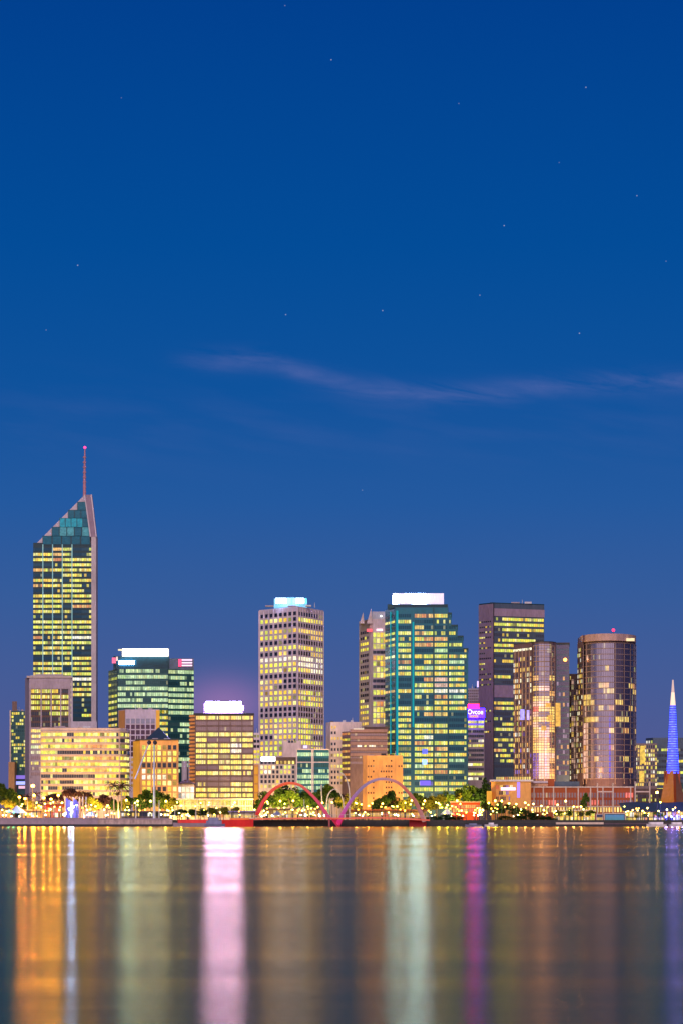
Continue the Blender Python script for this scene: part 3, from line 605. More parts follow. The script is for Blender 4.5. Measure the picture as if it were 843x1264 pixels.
m = MB(); m.ball((X(757, 1305), 1305, Z(778, 1305)), .7, (3.5, .04, .25)); m.tube([(X(757, 1305), 1305, Z(783, 1305)), (X(757, 1305), 1305, Z(779, 1305))], .15); T.add('beacon', m, GLOW)
T.panel('lit_flat', 773, 783, 788, 791.5, (1.3, 1.0, .5), 1292, mat=P_OFF)
# ---- right edge blocks
T = Tower('apartment_block', 'low yellow-lit apartment block right of the round tower', [(784, 1520), (811, 1520)], 918, W_BRONZE, deep=20, cat='apartment block')
T.bands((0, 1), 922, 5.2, speck(91, 10, 'yWL.s', (.3, .1, .2, .25, .2)), 10, hf=.6, wf=.65, seed=91); T.panel('light_shaft', 790, 796, 921, 943, (1.0, .62, .06), 1520, mat=P_OFF); T.panel('light_shaft', 789, 795, 952, 966, (1.0, .6, .06), 1520, mat=P_OFF)
T = Tower('office_block', 'grey-blue office block with three lit floors behind the blue spire', [(797, 1540), (806, 1530), (860, 1530)], 911, W_SLATE, deep=20, cat='office block')
T.bands((1, 2), 926, 7, ["mLm...", "......", "s.LLL.", "......", "LLLLLL", "......", "LLL...", "LLL..."], 16, hf=.4, wf=.9, seed=93); T.bands((0, 1), 916, 6, speck(94, 9, 'W.s', (.3, .4, .3)), 3, hf=.5, wf=.6, seed=94, k=.8)
# ================================================================== BELL TOWER (blue spire)
Y = 1225
root = thing('bell_tower', 'blue-lit glass spire tower with white needle between two copper sails', 'bell tower', (X(830, Y), Y, GZ)); root['_o'] = (X(830, Y), Y, GZ)
def ring(cx, py, r): return (X(cx, Y), Y, Z(py, Y)), r
m = MB(); rr_ = random.Random(3)
N = 12
for i in range(28):
    ya = 955 - i * 3.0; r0 = (7.8 - i * .155) * M(Y); y1 = ya - 3.0; r1 = (7.8 - (i + 1) * .155) * M(Y)
    for k in range(N):
        a0, a1 = 2 * math.pi * k / N, 2 * math.pi * (k + 1) / N
        for (fa, fb, lit_) in ((0, .34, 1), (.34, 1, 0)):
            za = Z(ya - 3 * fa, Y); zb = Z(ya - 3 * fb, Y); ra = r0 + (r1 - r0) * fa; rb = r0 + (r1 - r0) * fb
            g = (.10, .25, 4.0) if lit_ else (.02, .03, 2.0)
            if lit_ and rr_.random() < .35: g = (.28, .45, 4)
            m.face([(X(830.5, Y) + ra * math.cos(a0), Y + ra * math.sin(a0), za), (X(830.5, Y) + ra * math.cos(a1), Y + ra * math.sin(a1), za), (X(830.5, Y) + rb * math.cos(a1), Y + rb * math.sin(a1), zb), (X(830.5, Y) + rb * math.cos(a0), Y + rb * math.sin(a0), zb)], g)
m.build('glass_shaft', GLOW, root)
m = MB(); m.tube([(X(830.5, Y), Y, Z(872, Y)), (X(830.5, Y), Y, Z(855, Y)), (X(830.5, Y), Y, Z(839.5, Y))], [3.4 * M(Y), 2.0 * M(Y), .8 * M(Y)], 10, glows=[(1.3, .85, .6), (.7, .45, .4)]); sp = m.build('spire', GLOW, root)
m = MB(); m.tube([(X(830.5, Y), Y, Z(839.5, Y)), (X(830.5, Y), Y, Z(827, Y))], [.7 * M(Y), .15 * M(Y)], 6); m.build('needle', W_STEEL, sp)
for side in (-1, 1):
    m = MB(); prof = []
    for i in range(9):
        t = i / 8; py = 952 + 39 * t
        x_in = 830.5 + side * 1.5; x_out = 830.5 + side * (6 + 9.5 * t ** .8)
        prof.append((py, x_in, x_out))
    for i in range(8):
        a, b = prof[i], prof[i + 1]
        y0_, y1_ = Y - 3 - 2 * i / 8, Y - 3 - 2 * (i + 1) / 8
        m.face([(X(a[1], Y), y0_ - 3, Z(a[0], Y)), (X(b[1], Y), y1_ - 3, Z(b[0], Y)), (X(b[2], Y), y1_ + 5, Z(b[0], Y)), (X(a[2], Y), y0_ + 5, Z(a[0], Y))])
    m.build('copper_sail', W_COPPER if side < 0 else wall('copper_painted_shade', (.2, .09, .06), emit=(.8, .25, .05), es=.05), root)  # shade on the right sail put into a darker copper
m = MB(); m.box(X(822, Y), X(839, Y), Y - 1, Y + 8, GZ, Z(952, Y)); m.build('base', W_TERRA, root)

# ================================================================== TERRACOTTA PODIUM (apartments' base)
T = Tower('podium_building', 'orange painted-lit low building with round corner at the foot of the curved towers', [(606, 1232), (612, 1226), (633, 1222), (655, 1222)], 964, W_PAINTLIT, deep=30, cat='building')
T.bands((1, 3), 972, 7, ["roy.voWo", " ..yv   ", ". .. v  "], 14, hf=.6, wf=.7, seed=101, u1=.6, single=True)
T.bands((1, 3), 962, 6, ["yyoyyyyy"], 16, hf=.8, wf=.7, seed=102, k=.9)
T.panel('sign', 618, 636, 972.5, 976, (1.8, 1.2, 1.8), 1222); T.panel('sign', 638, 641.5, 966, 985, (.4, .2, 1.3), 1222); T.block('cornice', 604, 658, 962.8, 965, W_WHITE, 1221, 25)
T.block('canopy', 600.5, 607, 977, 991, W_GOLD, 1224, 10)
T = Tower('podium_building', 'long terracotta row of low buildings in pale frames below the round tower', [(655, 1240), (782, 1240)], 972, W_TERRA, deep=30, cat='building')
T.bands((0, 1), 982, 9, ["...........r", "..r....r....", "yLyyLyLLyyLy"], 36, hf=.6, wf=.6, seed=104, mat=P_BROWN)
T.grid((0, 1), [.03, .12, .22, .34, .46, .58, .70, .80, .97], 971, 1008, .5, W_CREAM, .6, ys=[972, 996], h=.5)
T.block('roof_terrace', 683, 715, 965, 973, W_SLATE, 1245, 15); T.block('roof_house', 676, 684, 962, 973, W_TERRA, 1243, 15); T.block('white_ledge', 655, 676, 964.5, 967, W_WHITE, 1239, 20)
for a, b, yt in ((736.5, 755.5, 967), (783, 801, 965)):
    t = thing('portal_frame', 'white steel portal frame rising %s' % ('before the terracotta row' if a < 760 else 'right of the terracotta row'), 'frame', (X(a, 1235), 1235, GZ)); t['_o'] = (X(a, 1235), 1235, GZ)
    for xx in (a, b):
        m = MB(); m.box(X(xx, 1235), X(xx + 1.3, 1235), 1234, 1235, GZ, Z(yt, 1235)); m.build('post', W_CREAM, t)
    m = MB(); m.box(X(a + 1.31, 1235), X(b - .01, 1235), 1234.1, 1234.9, Z(978.5, 1235), Z(977, 1235)); m.build('crossbeam', W_CREAM, t)
T = Tower('low_building', 'low dark building with faint lights between the terracotta row and copper sails', [(782, 1245), (818, 1245)], 974, W_DBROWN, deep=18, cat='building')
T.bands((0, 1), 983, 5, ["..sss", "smmms"], 14, hf=.6, wf=.6, seed=107)
T = Tower('low_building', 'green-lit low building at the right edge behind the copper sails', [(836, 1240), (862, 1240)], 968, W_GREEN, deep=18, cat='building')
T.bands((0, 1), 977, 8, ["gLg", "..."], 8, hf=.6, wf=.8, seed=108)

# ================================================================== WATERFRONT PAVILIONS
def pavilion(name, label, x0, x1, yt, Y, wallm, rows, ncol, dy, y0, cat='pavilion', k=1.1, roof=None, posts=0, hf=.75, pm=None):
    T = Tower(name, label, [(x0, Y), (x1, Y)], yt, wallm, deep=10, cat=cat)
    T.bands((0, 1), y0, dy, rows, ncol, hf=hf, wf=.82, seed=int(x0), k=k, mat=pm)
    if roof: T.block('roof', x0 - 1.2, x1 + 1.2, yt - 1.3, yt + .1, roof, Y - 2, 14)
    if posts: T.grid((0, 1), [i / posts for i in range(posts + 1)], yt, 1012, .3, W_CREAM, .5, name='colonnade')
    return T
pavilion('arcade_building', 'gold-lit cream arcade below the gold-banded block', 210, 312, 987.5, 1230, W_CREAM, ["yLyyLyyLyyy", "yyLyLyyyyyy", "oyyLyyoyyLy"], 34, 7.5, 991.5, 'arcade', .9, W_CREAM, 12)
T = pavilion('corner_house', 'small old stone house with white-lit arched windows', 219, 240, 968, 1290, W_CREAM, ["WWW", "WWW", "yyy"], 4, 8, 975, 'house', 1.1, None)
m = MB(); q = [(X(218, 1290), 1289), (X(241, 1290), 1289), (X(241, 1290), 1301), (X(218, 1290), 1301)]
for k_ in range(4): m.face([(*q[k_], Z(968, 1290)), (*q[(k_ + 1) % 4], Z(968, 1290)), (X(229.5, 1290), 1295, Z(962, 1290))])
T.add('roof', m, W_BROWN)
pavilion('ferry_hall', 'low hall with lilac roof at the foot of the red arch', 283, 318, 1002.8, 1190, W_CREAM, ["yyoyyo"], 14, 4, 1008, 'hall', 1, wall('lilac_roof', (.25, .2, .4)), 0)
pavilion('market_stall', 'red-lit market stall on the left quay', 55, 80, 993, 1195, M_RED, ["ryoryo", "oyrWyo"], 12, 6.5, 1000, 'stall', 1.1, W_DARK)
pavilion('market_stall', 'orange-lit kiosk at the far left of the quay', 0, 13, 999, 1195, W_ORANGE, ["oyo"], 6, 6, 1004, 'stall', 1.3, W_DARK)
pavilion('market_stall', 'gold-lit kiosk with dark roof beside the tall brown tower foot', 24, 52, 1001, 1196, W_ORANGE, ["yoyWyo"], 12, 6, 1006, 'stall', 1.2, W_BROWN)
pavilion('cafe', 'dim cafe with lit menu panels under the orange pyramid-roofed block', 150, 208, 1003, 1192, W_DBROWN, ["Wy.yy..Wy..y"], 18, 5, 1006, 'cafe', 1, W_DARK)
pavilion('cafe', 'gold-lit promenade cafe terrace behind the bridge deck', 325, 402, 999.5, 1198, W_ORANGE, ["yoyyoyyoyyoy", "oyyoWyoyWyoy"], 30, 5, 1003, 'cafe', .9, W_BROWN)
pavilion('cafe', 'long orange-lit terrace under the lilac arch', 432, 526, 1001, 1198, W_ORANGE, ["yoyyoryoyyoy"], 34, 5, 1006, 'cafe', .85, W_TERRA)
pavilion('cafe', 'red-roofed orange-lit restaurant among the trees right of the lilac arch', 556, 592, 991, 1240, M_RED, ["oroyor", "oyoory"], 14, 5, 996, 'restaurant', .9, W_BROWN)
pavilion('cafe', 'bright yellow promenade cafe with wide awning left of the teal glass kiosk', 683, 734, 1001.5, 1196, W_GOLD, ["LyLLyLLyLLyL", "yWyLyWLyLWyL"], 26, 6, 1005.5, 'cafe', 1.15, W_CREAM, 8)
pavilion('restaurant', 'long restaurant with strings of gold lights under a slate-blue roof', 772, 820, 1003, 1190, W_BROWN, ["yWoyyLyoyy", "LyyWyoyWyy"], 28, 6.5, 1006, 'restaurant', 1.1, None, 0)
pavilion('restaurant', 'orange-lit restaurant at the right edge below the copper sails', 822, 862, 1001, 1188, W_ORANGE, ["yyoyyoyy", "s.Wy.Wv."], 18, 6.5, 1005.5, 'restaurant', 1.2, None, 0)
t = thing('slate_roof', 'long slate-blue curved roof over the waterfront restaurants', 'roof', (X(805, 1186), 1186, GZ)); t['_o'] = (X(805, 1186), 1186, GZ)
for x0, x1 in ((768, 806), (806, 829), (829, 862)):
    m = MB(); n = 8
    for i in range(n):
        xa, xb = x0 + (x1 - x0) * i / n, x0 + (x1 - x0) * (i + 1) / n
        fa = 1.8 * math.sin(math.pi * i / n * .8 + .3); fb = 1.8 * math.sin(math.pi * (i + 1) / n * .8 + .3)
        m.face([(X(xa, 1184), 1180, Z(1002.5 - fa * .5, 1184)), (X(xb, 1184), 1180, Z(1002.5 - fb * .5, 1184)), (X(xb, 1184), 1200, Z(992 - fb, 1184)), (X(xa, 1184), 1200, Z(992 - fa, 1184))])
    m.build('roof_sheet', W_ROOF, t)
for px in (770, 790, 806, 829, 850):
    m = MB(); m.box(X(px, 1181), X(px, 1181) + .35, 1181, 1181.4, GZ, Z(1002.6, 1181)); m.build('post', W_DARK, t)
T = Tower('glass_kiosk', 'teal glass cube kiosk in a pale frame at the water edge', [(746, 1158), (771.5, 1158)], 1005, wall('kiosk_body', (.02, .05, .06)), deep=8, cat='kiosk')
m = MB(); Yk = 1158
for k_ in range(5):
    ya, yb = 1006 + k_ * 3, 1009 + k_ * 3
    g = [(.01, .05, .22), (.01, .06, .16), (.0, .10, .12), (.0, .17, .13), (.01, .22, .14)][k_]
    m.face([(X(747, Yk), Yk - .05, Z(yb, Yk)), (X(770.5, Yk), Yk - .05, Z(yb, Yk)), (X(770.5, Yk), Yk - .05, Z(ya, Yk)), (X(747, Yk), Yk - .05, Z(ya, Yk))], g)
T.add('glass_wall', m, pane('kiosk_glass', (.1, .3, .35), .4))
T.block('frame', 745.3, 772.3, 1004, 1005.2, W_CREAM, 1157.5, 9); T.block('frame', 745.3, 746.4, 1005.3, 1013, W_CREAM, 1157.5, 1); T.block('frame', 771.2, 772.3, 1005.3, 1013, W_CREAM, 1157.5, 1)
T.block('side_room', 735.5, 744.5, 1005, 1013, W_CREAM, 1159, 6); T.panel('window', 736.5, 743.5, 1006, 1009, (.01, .02, .08), 1159, mat=P_OFF); T.panel('lit_window', 737, 743, 1010, 1013, (.8, .5, .1), 1159, mat=P_OFF)

# ================================================================== QUAY WALLS
def quay(label, x0, x1, yt, mat, Yf=1149, name='quay_wall', cope=None):
    m = MB(); m.box(X(x0, Yf), X(x1, Yf) - .02, Yf, Yf + 4, -1, Z(yt, Yf)); t = m.build(name, mat); tag(t, label, 'quay wall')
    if cope:
        m = MB(); m.box(X(x0, Yf), X(x1, Yf) - .02, Yf - .3, Yf + 4.2, Z(yt, Yf) + .002, Z(yt, Yf) + .45); m.build('coping', cope, t)
    m = MB(); m.box(X(x0, Yf), X(x1, Yf) - .02, Yf - .15, Yf - .01, -1, .9); m.build('tide_line', W_DARK, t)
quay('smooth lavender quay wall at the far left', -60, 121, 1011.3, W_QUAY, cope=W_QUAY)
quay('brown stone quay wall below the palms', 121, 213, 1012, W_ROCK, 1149.5, cope=W_QUAY)
quay('rough boulder seawall under the bridge', 213, 560, 1014.2, W_ROCK, 1150.5)
quay('low dark seawall right of the bridge', 560, 686, 1016.5, W_DARK, 1149)
quay('low pale seawall under the yellow cafe', 686, 745, 1015.5, W_CREAM, 1149.2)
quay('dark landing wall below the slate roofs', 745, 900, 1016.5, wall('wet_timber', (.10, .07, .09)), 1149)

# ================================================================== BRIDGE
YB = 1143
br = thing('arch_bridge', 'twin-arched footbridge, left arch glowing red and right arch lilac', 'bridge', (X(418, YB), YB, 0)); br['_o'] = (X(418, YB), YB, 0)
def curve(pts, n=40):
    out = []
    for i in range(n + 1):
        t = i / n * (len(pts) - 1); k = min(int(t), len(pts) - 2); f = t - k
        p0 = pts[max(k - 1, 0)]; p1 = pts[k]; p2 = pts[k + 1]; p3 = pts[min(k + 2, len(pts) - 1)]
        out.append(tuple(.5 * ((2 * p1[j]) + (-p0[j] + p2[j]) * f + (2 * p0[j] - 5 * p1[j] + 4 * p2[j] - p3[j]) * f * f + (-p0[j] + 3 * p1[j] - 3 * p2[j] + p3[j]) * f ** 3) for j in range(len(p1))))
    return out
def lerp(a, b, t): return tuple(a[i] + (b[i] - a[i]) * t for i in range(3))
def arch(pts, cols, r0, r1, dy):
    c = curve(pts, 44); n = len(c)
    path = [(X(p[0], YB), YB + dy * math.sin(math.pi * i / (n - 1)), Z(p[1], YB)) for i, p in enumerate(c)]
    rad = [r0 + (r1 - r0) * math.sin(math.pi * i / (n - 1)) for i in range(n)]
    gl_ = []
    for i in range(n):
        t = i / (n - 1) * (len(cols) - 1); k = min(int(t), len(cols) - 2); gl_.append(lerp(cols[k], cols[k + 1], t - k))
    m = MB(); m.tube(path, rad, 10, glows=gl_); return m.build('arch', pane('arch_painted_glow_%d' % pts[0][0], (.12, .03, .04), .0, .4, blotch=False), br, smooth=True)  # coloured lighting of the arch put into its face colours
arch([(317.5, 1006), (325, 990), (336, 976), (348, 969), (359, 967), (371, 970), (384, 981), (394, 992), (402, 1004), (407, 1011)], [(.55, .02, .01), (.65, .04, .015), (.75, .10, .01), (.55, .04, .03), (.50, .03, .10), (.45, .04, .14)], .85, .52, 6)
arch([(417.5, 1017), (424, 1003), (436, 985), (449, 971), (463, 963.5), (477, 962.5), (491, 967), (503, 978), (514, 993), (523.5, 1014)], [(.65, .01, .12), (.35, .08, .30), (.16, .14, .28), (.20, .16, .28), (.35, .18, .20), (.45, .10, .06), (.30, .10, .08), (.35, .16, .16)], .9, .52, -6)
dp = curve([(296, 1011.5), (340, 1010), (400, 1009.5), (418, 1010), (470, 1009), (530, 1012)], 30)
m = MB()
for i in range(30):
    a, b = dp[i], dp[i + 1]
    za, zb = Z(a[1], YB), Z(b[1], YB); xa, xb = X(a[0], YB), X(b[0], YB)
    ya = YB - 2 + 3 * math.sin(i / 30 * 6.28); yb = YB - 2 + 3 * math.sin((i + 1) / 30 * 6.28)
    for (q, g) in (([(xa, ya, za - .6), (xb, yb, zb - .6), (xb, yb, zb), (xa, ya, za)], (.9, .10, .02)), ([(xa, ya, za), (xb, yb, zb), (xb, yb + 5, zb), (xa, ya + 5, za)], (.1, .05, .02)), ([(xa, ya, za - .6), (xa, ya + 5, za - .6), (xb, yb + 5, zb - .6), (xb, yb, zb - .6)], (.2, .02, .01))): m.face(q, g)
m.build('deck', pane('deck_painted_glow', (.4, .1, .08), 0, .5, blotch=True, k=.5), br)  # red light on the deck put into its face colours
m = MB()
for i in range(31):
    a = dp[i]; y_ = YB - 2 + 3 * math.sin(i / 30 * 6.28); m.tube([(X(a[0], YB), y_ + .1, Z(a[1], YB)), (X(a[0], YB), y_ + .1, Z(a[1], YB) + 1.15)], .06, 5)
m.tube([(X(a[0], YB), YB - 1.9 + 3 * math.sin(i / 30 * 6.28), Z(a[1], YB) + 1.15) for i, a in enumerate(dp)], .07, 5); m.build('railing', W_STEEL, br)
m = MB(); m.face([(X(407, YB), YB, Z(1009.5, YB)), (X(416.8, YB), YB, -.5), (X(418.6, YB), YB + 2, -.5), (X(425, YB), YB + 2, Z(1010, YB))], (.28, .01, .04)); m.box(X(405.5, YB), X(407.5, YB), YB - .5, YB + 1, -.5, Z(1010, YB)); m.build('pier', pane('pier_painted_glow', (.3, .05, .06), 0, .5, blotch=False), br)  # red light on the pier put into its colour
m = MB(); m.box(X(505, YB), X(526, YB), YB + 1, YB + 5, -.5, Z(1010.5, YB)); m.build('abutment', wall('red_abutment', (.35, .03, .04)), br)
m = MB()
for i in range(6, 40, 3):
    pass
# loop sculpture
Y = 1196
def loop(pts, r, lab_):
    m = MB(); m.tube([(X(p[0], Y), Y, Z(p[1], Y)) for p in curve(pts, 24)], r, 6)
    tag(m.build('loop_sculpture', wall('white_loop', (.5, .45, .45))), lab_, 'sculpture')
loop([(400, 1013), (398, 995), (397, 980), (396.8, 969)], .22, 'slim white bent pole just right of the red arch')
loop([(403, 1013), (403, 995), (405.5, 981), (413, 974.5), (420, 980), (424, 992), (426, 1013)], .22, 'thin white hoop between the two bridge arches')
loop([(431, 1013), (431.5, 985), (429.5, 968), (425, 958), (420, 954)], .25, 'tall curved white rod crossing the lilac arch foot')
# mast with stays
Y = 1185
t = thing('flag_mast', 'tall pale mast with leaning boom in front of the orange pyramid-roofed block', 'mast', (X(190, Y), Y, GZ)); t['_o'] = (X(190, Y), Y, GZ)
m = MB(); m.tube([(X(190.5, Y), Y, GZ), (X(190.5, Y), Y, Z(918, Y))], [.55, .25], 8); m.build('pole', W_STEEL, t)
m = MB(); m.tube([(X(167, Y), Y, Z(962, Y)), (X(184, Y), Y, Z(918, Y))], [.35, .25], 8); m.build('boom', W_STEEL, t)
m = MB(); m.ball((X(184.3, Y), Y, Z(917, Y)), .9); m.ball((X(191.5, Y), Y, Z(917, Y)), .9); m.build('mast_head', W_DARK, t)
for i, (px, yt, w_) in enumerate(((167.8, 990, 'beside the gold flank of the pyramid-roofed block'), (196.5, 989, 'right of the tall mast'), (375.5, 988, 'inside the red arch'), (242, 1000, 'above the red boat'), (216, 1000, 'above the bow of the red boat'))):
    m = MB(); m.tube([(X(px, 1165), 1165, GZ), (X(px, 1165), 1165, Z(yt, 1165))], [.25, .12], 6); t = m.build('flagpole', W_STEEL); tag(t, 'short white flagpole ' + w_, 'flagpole', 'flagpoles on the quay')
    m = MB(); m.ball((X(px, 1165), 1165, Z(yt, 1165)), .22); m.build('finial', W_STEEL, t)

# ================================================================== BOATS
def boat(label, x0, x1, Y, yd, hullm, cabins, cat='boat', name='boat', bow=1):
    t = thing(name, label, cat, (X((x0 + x1) / 2, Y), Y, 0)); t['_o'] = tuple(t.location)
    xa, xb = X(x0, Y), X(x1, Y); L_ = xb - xa; h = Z(yd, Y); n = 12; m = MB(); secs = []
    for i in range(n + 1):
        u = i / n; x = xa + L_ * u; v = u if bow > 0 else 1 - u
        w_ = 2.3 * (1 - max(0, (v - .55) / .45) ** 2 * .96); hh = h + .5 * max(0, v - .6) ** 2 * 5 * .5
        secs.append([(x, Y - w_, hh), (x, Y - w_ * .7, -.3), (x, Y + w_ * .7, -.3), (x, Y + w_, hh)])
    for i in range(n):
        a, b = secs[i], secs[i + 1]
        for k in range(4): m.face([a[k], b[k], b[(k + 1) % 4], a[(k + 1) % 4]])
    m.face(secs[0]); m.face(secs[-1]); m.build('hull', hullm, t)
    for (ca, cb, yt, mt, lit_) in cabins:
        z0 = h + .02 if yt[1] is None else Z(yt[1], Y)
        m = MB(); x0_, x1_ = X(ca, Y), X(cb, Y); zt = Z(yt[0], Y)
        m.prism([(x0_, Y - 1.8), (x1_, Y - 1.8), (x1_, Y + 1.8), (x0_, Y + 1.8)], z0, zt)
        c = m.build('cabin', mt, t)
        m = MB(); nn = max(2, int((cb - ca) / 2.2)); rr2 = random.Random(int(ca))
        for k in range(nn):
            ua, ub = x0_ + (x1_ - x0_) * (k + .15) / nn, x0_ + (x1_ - x0_) * (k + .85) / nn; zA = z0 + (zt - z0) * .4; zB = z0 + (zt - z0) * .85
            m.face([(ua, Y - 1.83, zA), (ub, Y - 1.83, zA), (ub, Y - 1.83, zB), (ua, Y - 1.83, zB)], tuple(q * rr2.uniform(.3, 1) for q in lit_))
        m.build('window', P_OFF, c)
    return t
t = boat('red-decked moored vessel with pale hull left of the small ferry', 214, 258, 1132, 1016.5, W_QUAY, [(220, 257, (1012.2, None), M_HULLR, (.9, .1, .1))], bow=-1)
boat('small blue-grey ferry with raised wheelhouse moored before the quay', 252.5, 278, 1118, 1017.8, M_HULLB, [(255, 274, (1013.4, None), M_HULLB, (.1, .12, .3)), (258, 270, (1009.6, 1013.3), M_HULLB, (.5, .6, 1.2))], 'ferry', 'ferry')
boat('long bright red hull moored by the left end of the bridge', 274, 313, 1136, 1012.5, M_HULLR, [(284, 308, (1010.3, None), wall('orange_cabin', (.6, .15, .05), emit=(1, .2, .03), es=.3), (1, .6, .2))], bow=1)  # orange glow of the cabin put into its paint
boat('low white launch moored by the dark seawall', 598, 614, 1138, 1018.2, M_HULLW, [(603, 609, (1016, None), M_HULLW, (.4, .4, .8))], bow=1)
boat('flat dark pontoon boat right of the lilac arch', 574, 594, 1140, 1018.6, M_HULLB, [(579, 588, (1017, None), M_HULLB, (.3, .2, .5))], bow=-1)
boat('white tour boat with blue lights at the right landing', 798, 822, 1136, 1018, M_HULLW, [(801, 818, (1015.2, None), M_HULLW, (.9, .5, 1.0))], bow=-1)
boat('small white cruiser at the right edge with blue-lit cabin', 826, 846, 1134, 1018, M_HULLW, [(829, 841, (1015.4, None), M_HULLW, (.1, .1, 1.8))], bow=1)

# ================================================================== TREES
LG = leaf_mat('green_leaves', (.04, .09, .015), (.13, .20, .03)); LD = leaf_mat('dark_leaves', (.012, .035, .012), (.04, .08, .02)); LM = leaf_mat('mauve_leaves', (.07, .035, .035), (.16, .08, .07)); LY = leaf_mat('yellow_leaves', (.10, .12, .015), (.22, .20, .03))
def crown_mesh(seed, n, flat=1.0, shape='round', leaf=.085):
    r = random.Random(seed); m = MB(); lobes = []
    for i in range(9 if shape == 'round' else 11):
        a = r.uniform(0, 6.28); d = r.uniform(.1, .62) if shape == 'round' else r.uniform(.1, .78)
        z = r.uniform(-.3, .55) if shape == 'round' else r.uniform(.0, .3)
        lobes.append((d * math.cos(a), d * math.sin(a), z * flat, r.uniform(.24, .45)))
    for i in range(n):
        lx, ly, lz, lr = r.choice(lobes)
        th = math.acos(r.uniform(-.75, 1)); ph = r.uniform(0, 6.28); rd = lr * r.uniform(.55, 1.12)
        c = Vector((lx + rd * math.sin(th) * math.cos(ph), ly + rd * math.sin(th) * math.sin(ph), lz + rd * math.cos(th) * (.75 if shape == 'round' else .5)))
        u = Vector((r.gauss(0, 1), r.gauss(0, 1), r.gauss(0, .6))).normalized(); v = u.cross(Vector((r.gauss(0, 1), r.gauss(0, 1), r.gauss(0, 1)))).normalized()
        s1 = leaf * r.uniform(.5, 1.3); s2 = s1 * r.uniform(.35, .7)
        m.face([c - u * s1, c - v * s2, c + u * s1, c + v * s2])
    return m
def trunk_mesh(seed, spread=.45, base=.06, flat=False):
    r = random.Random(seed); m = MB()
    top = -.25 if not flat else -.1
    m.tube([(0, 0, -1), (.01, .01, -.6), (.02, 0, top)], [base, base * .75, base * .55], 7)
    for i in range(6):
        a = i * 1.05 + r.uniform(-.2, .2); d = spread * r.uniform(.7, 1.2)
        m.tube([(.015, 0, top - r.uniform(.02, .2)), (d * .5 * math.cos(a), d * .5 * math.sin(a), top + .15), (d * math.cos(a), d * math.sin(a), top + r.uniform(.25, .5))], [base * .45, base * .3, base * .12], 5)
    return m
def mesh_of(mb, name, mats):
    o = mb.build(name, mats, None, (0, 0, 0)); me = o.data; bpy.data.objects.remove(o); return me
CR = {}
for nm, mat_ in (('g', LG), ('d', LD), ('m', LM), ('y', LY)):
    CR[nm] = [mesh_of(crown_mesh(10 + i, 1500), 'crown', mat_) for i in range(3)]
CR['u'] = [mesh_of(crown_mesh(40 + i, 1500, .6, 'umbrella'), 'crown', LM) for i in range(2)]
CR['b'] = [mesh_of(crown_mesh(50 + i, 900, .8), 'crown', LD) for i in range(2)]
TR = mesh_of(trunk_mesh(3), 'trunk', M_TRUNK); TRU = mesh_of(trunk_mesh(4, .6, .05, True), 'trunk', M_TRUNK)
ZN = [(0, 31, 'at the far left end'), (31, 56, 'below the tall brown tower'), (56, 83, 'below the ribbon-window block, left end'), (83, 110, 'below the ribbon-window block, centre'), (110, 162, 'below the ribbon-window block, right end'),
      (162, 218, 'before the orange pyramid-roofed block'), (218, 262, 'before the gold-lit arcade, left part'), (262, 314, 'before the gold-lit arcade, right part'), (314, 362, 'inside the red arch, left half'), (362, 412, 'inside the red arch, right half'), (412, 447, 'between the two bridge arches'),
      (447, 500, 'before the plain orange block'), (500, 545, 'at the lilac arch right foot'), (545, 606, 'below the purple sign'), (606, 645, 'before the round-cornered orange building'), (645, 690, 'before the terracotta row'), (690, 745, 'by the yellow promenade cafe'), (745, 800, 'by the teal glass kiosk'), (800, 860, 'below the copper sails')]
ORD = ['leftmost', 'second from left', 'third from left', 'fourth from left', 'fifth from left', 'sixth from left', 'seventh from left', 'eighth from left', 'ninth from left', 'tenth from left', 'eleventh from left', 'twelfth from left', 'thirteenth from left', 'fourteenth from left']
def zone_labels(items, kindf, plural):
    """items: list of (px, object); writes labels that single each out by the landmark behind it and its order there"""
    by = {}
    for px, o, kd in items:
        zi = next((i for i, z_ in enumerate(ZN) if z_[0] <= px < z_[1]), 0)
        by.setdefault((zi, kd), []).append((px, o))
    for (zi, kd), l in by.items():
        l.sort(key=lambda q: q[0])
        for i, (px, o) in enumerate(l):
            o['label'] = (kindf(kd) + ' ' + ZN[zi][2]) if len(l) == 1 else '%s %s, %s' % (kindf(kd), ZN[zi][2], ORD[i])
trees = []
def tree(px, ytop, wpx, Y, kind):
    h = Z(ytop, Y) - GZ; w_ = wpx * M(Y) / 2
    t = thing('tree' if kind != 'b' else 'bush', '', 'tree' if kind != 'b' else 'bush', (X(px, Y), Y, GZ if kind != 'b' else 1.2), 'trees along the promenade' if kind != 'b' else 'dark bushes on the seawall', R.uniform(0, 6.28))
    if kind == 'b':
        h = Z(ytop, Y) - 1.2
        c = bpy.data.objects.new('foliage', CR['b'][R.randrange(2)]); c.location = (0, 0, h * .45); c.scale = (w_ * 1.15, w_ * 1.0, h * .62); link(c, t)
        k = bpy.data.objects.new('stem', TR); k.location = (0, 0, h * .3); k.scale = (w_ * .7, w_ * .7, h * .35); link(k, t)
    elif kind == 'u':
        c = bpy.data.objects.new('crown', R.choice(CR['u'])); c.location = (0, 0, h * .72); c.scale = (w_ * 1.0, w_ * .9, h * .5); link(c, t)
        k = bpy.data.objects.new('trunk', TRU); k.location = (0, 0, h * .68); k.scale = (w_, w_, h * .68); link(k, t)
    else:
        c = bpy.data.objects.new('crown', R.choice(CR[kind])); c.location = (0, 0, h * .60); c.scale = (w_ * 1.45, w_ * 1.2, h * .52); link(c, t)
        k = bpy.data.objects.new('trunk', TR); k.location = (0, 0, h * .6); k.scale = (w_ * .9, w_ * .9, h * .6); link(k, t)
    trees.append((px, t, kind))
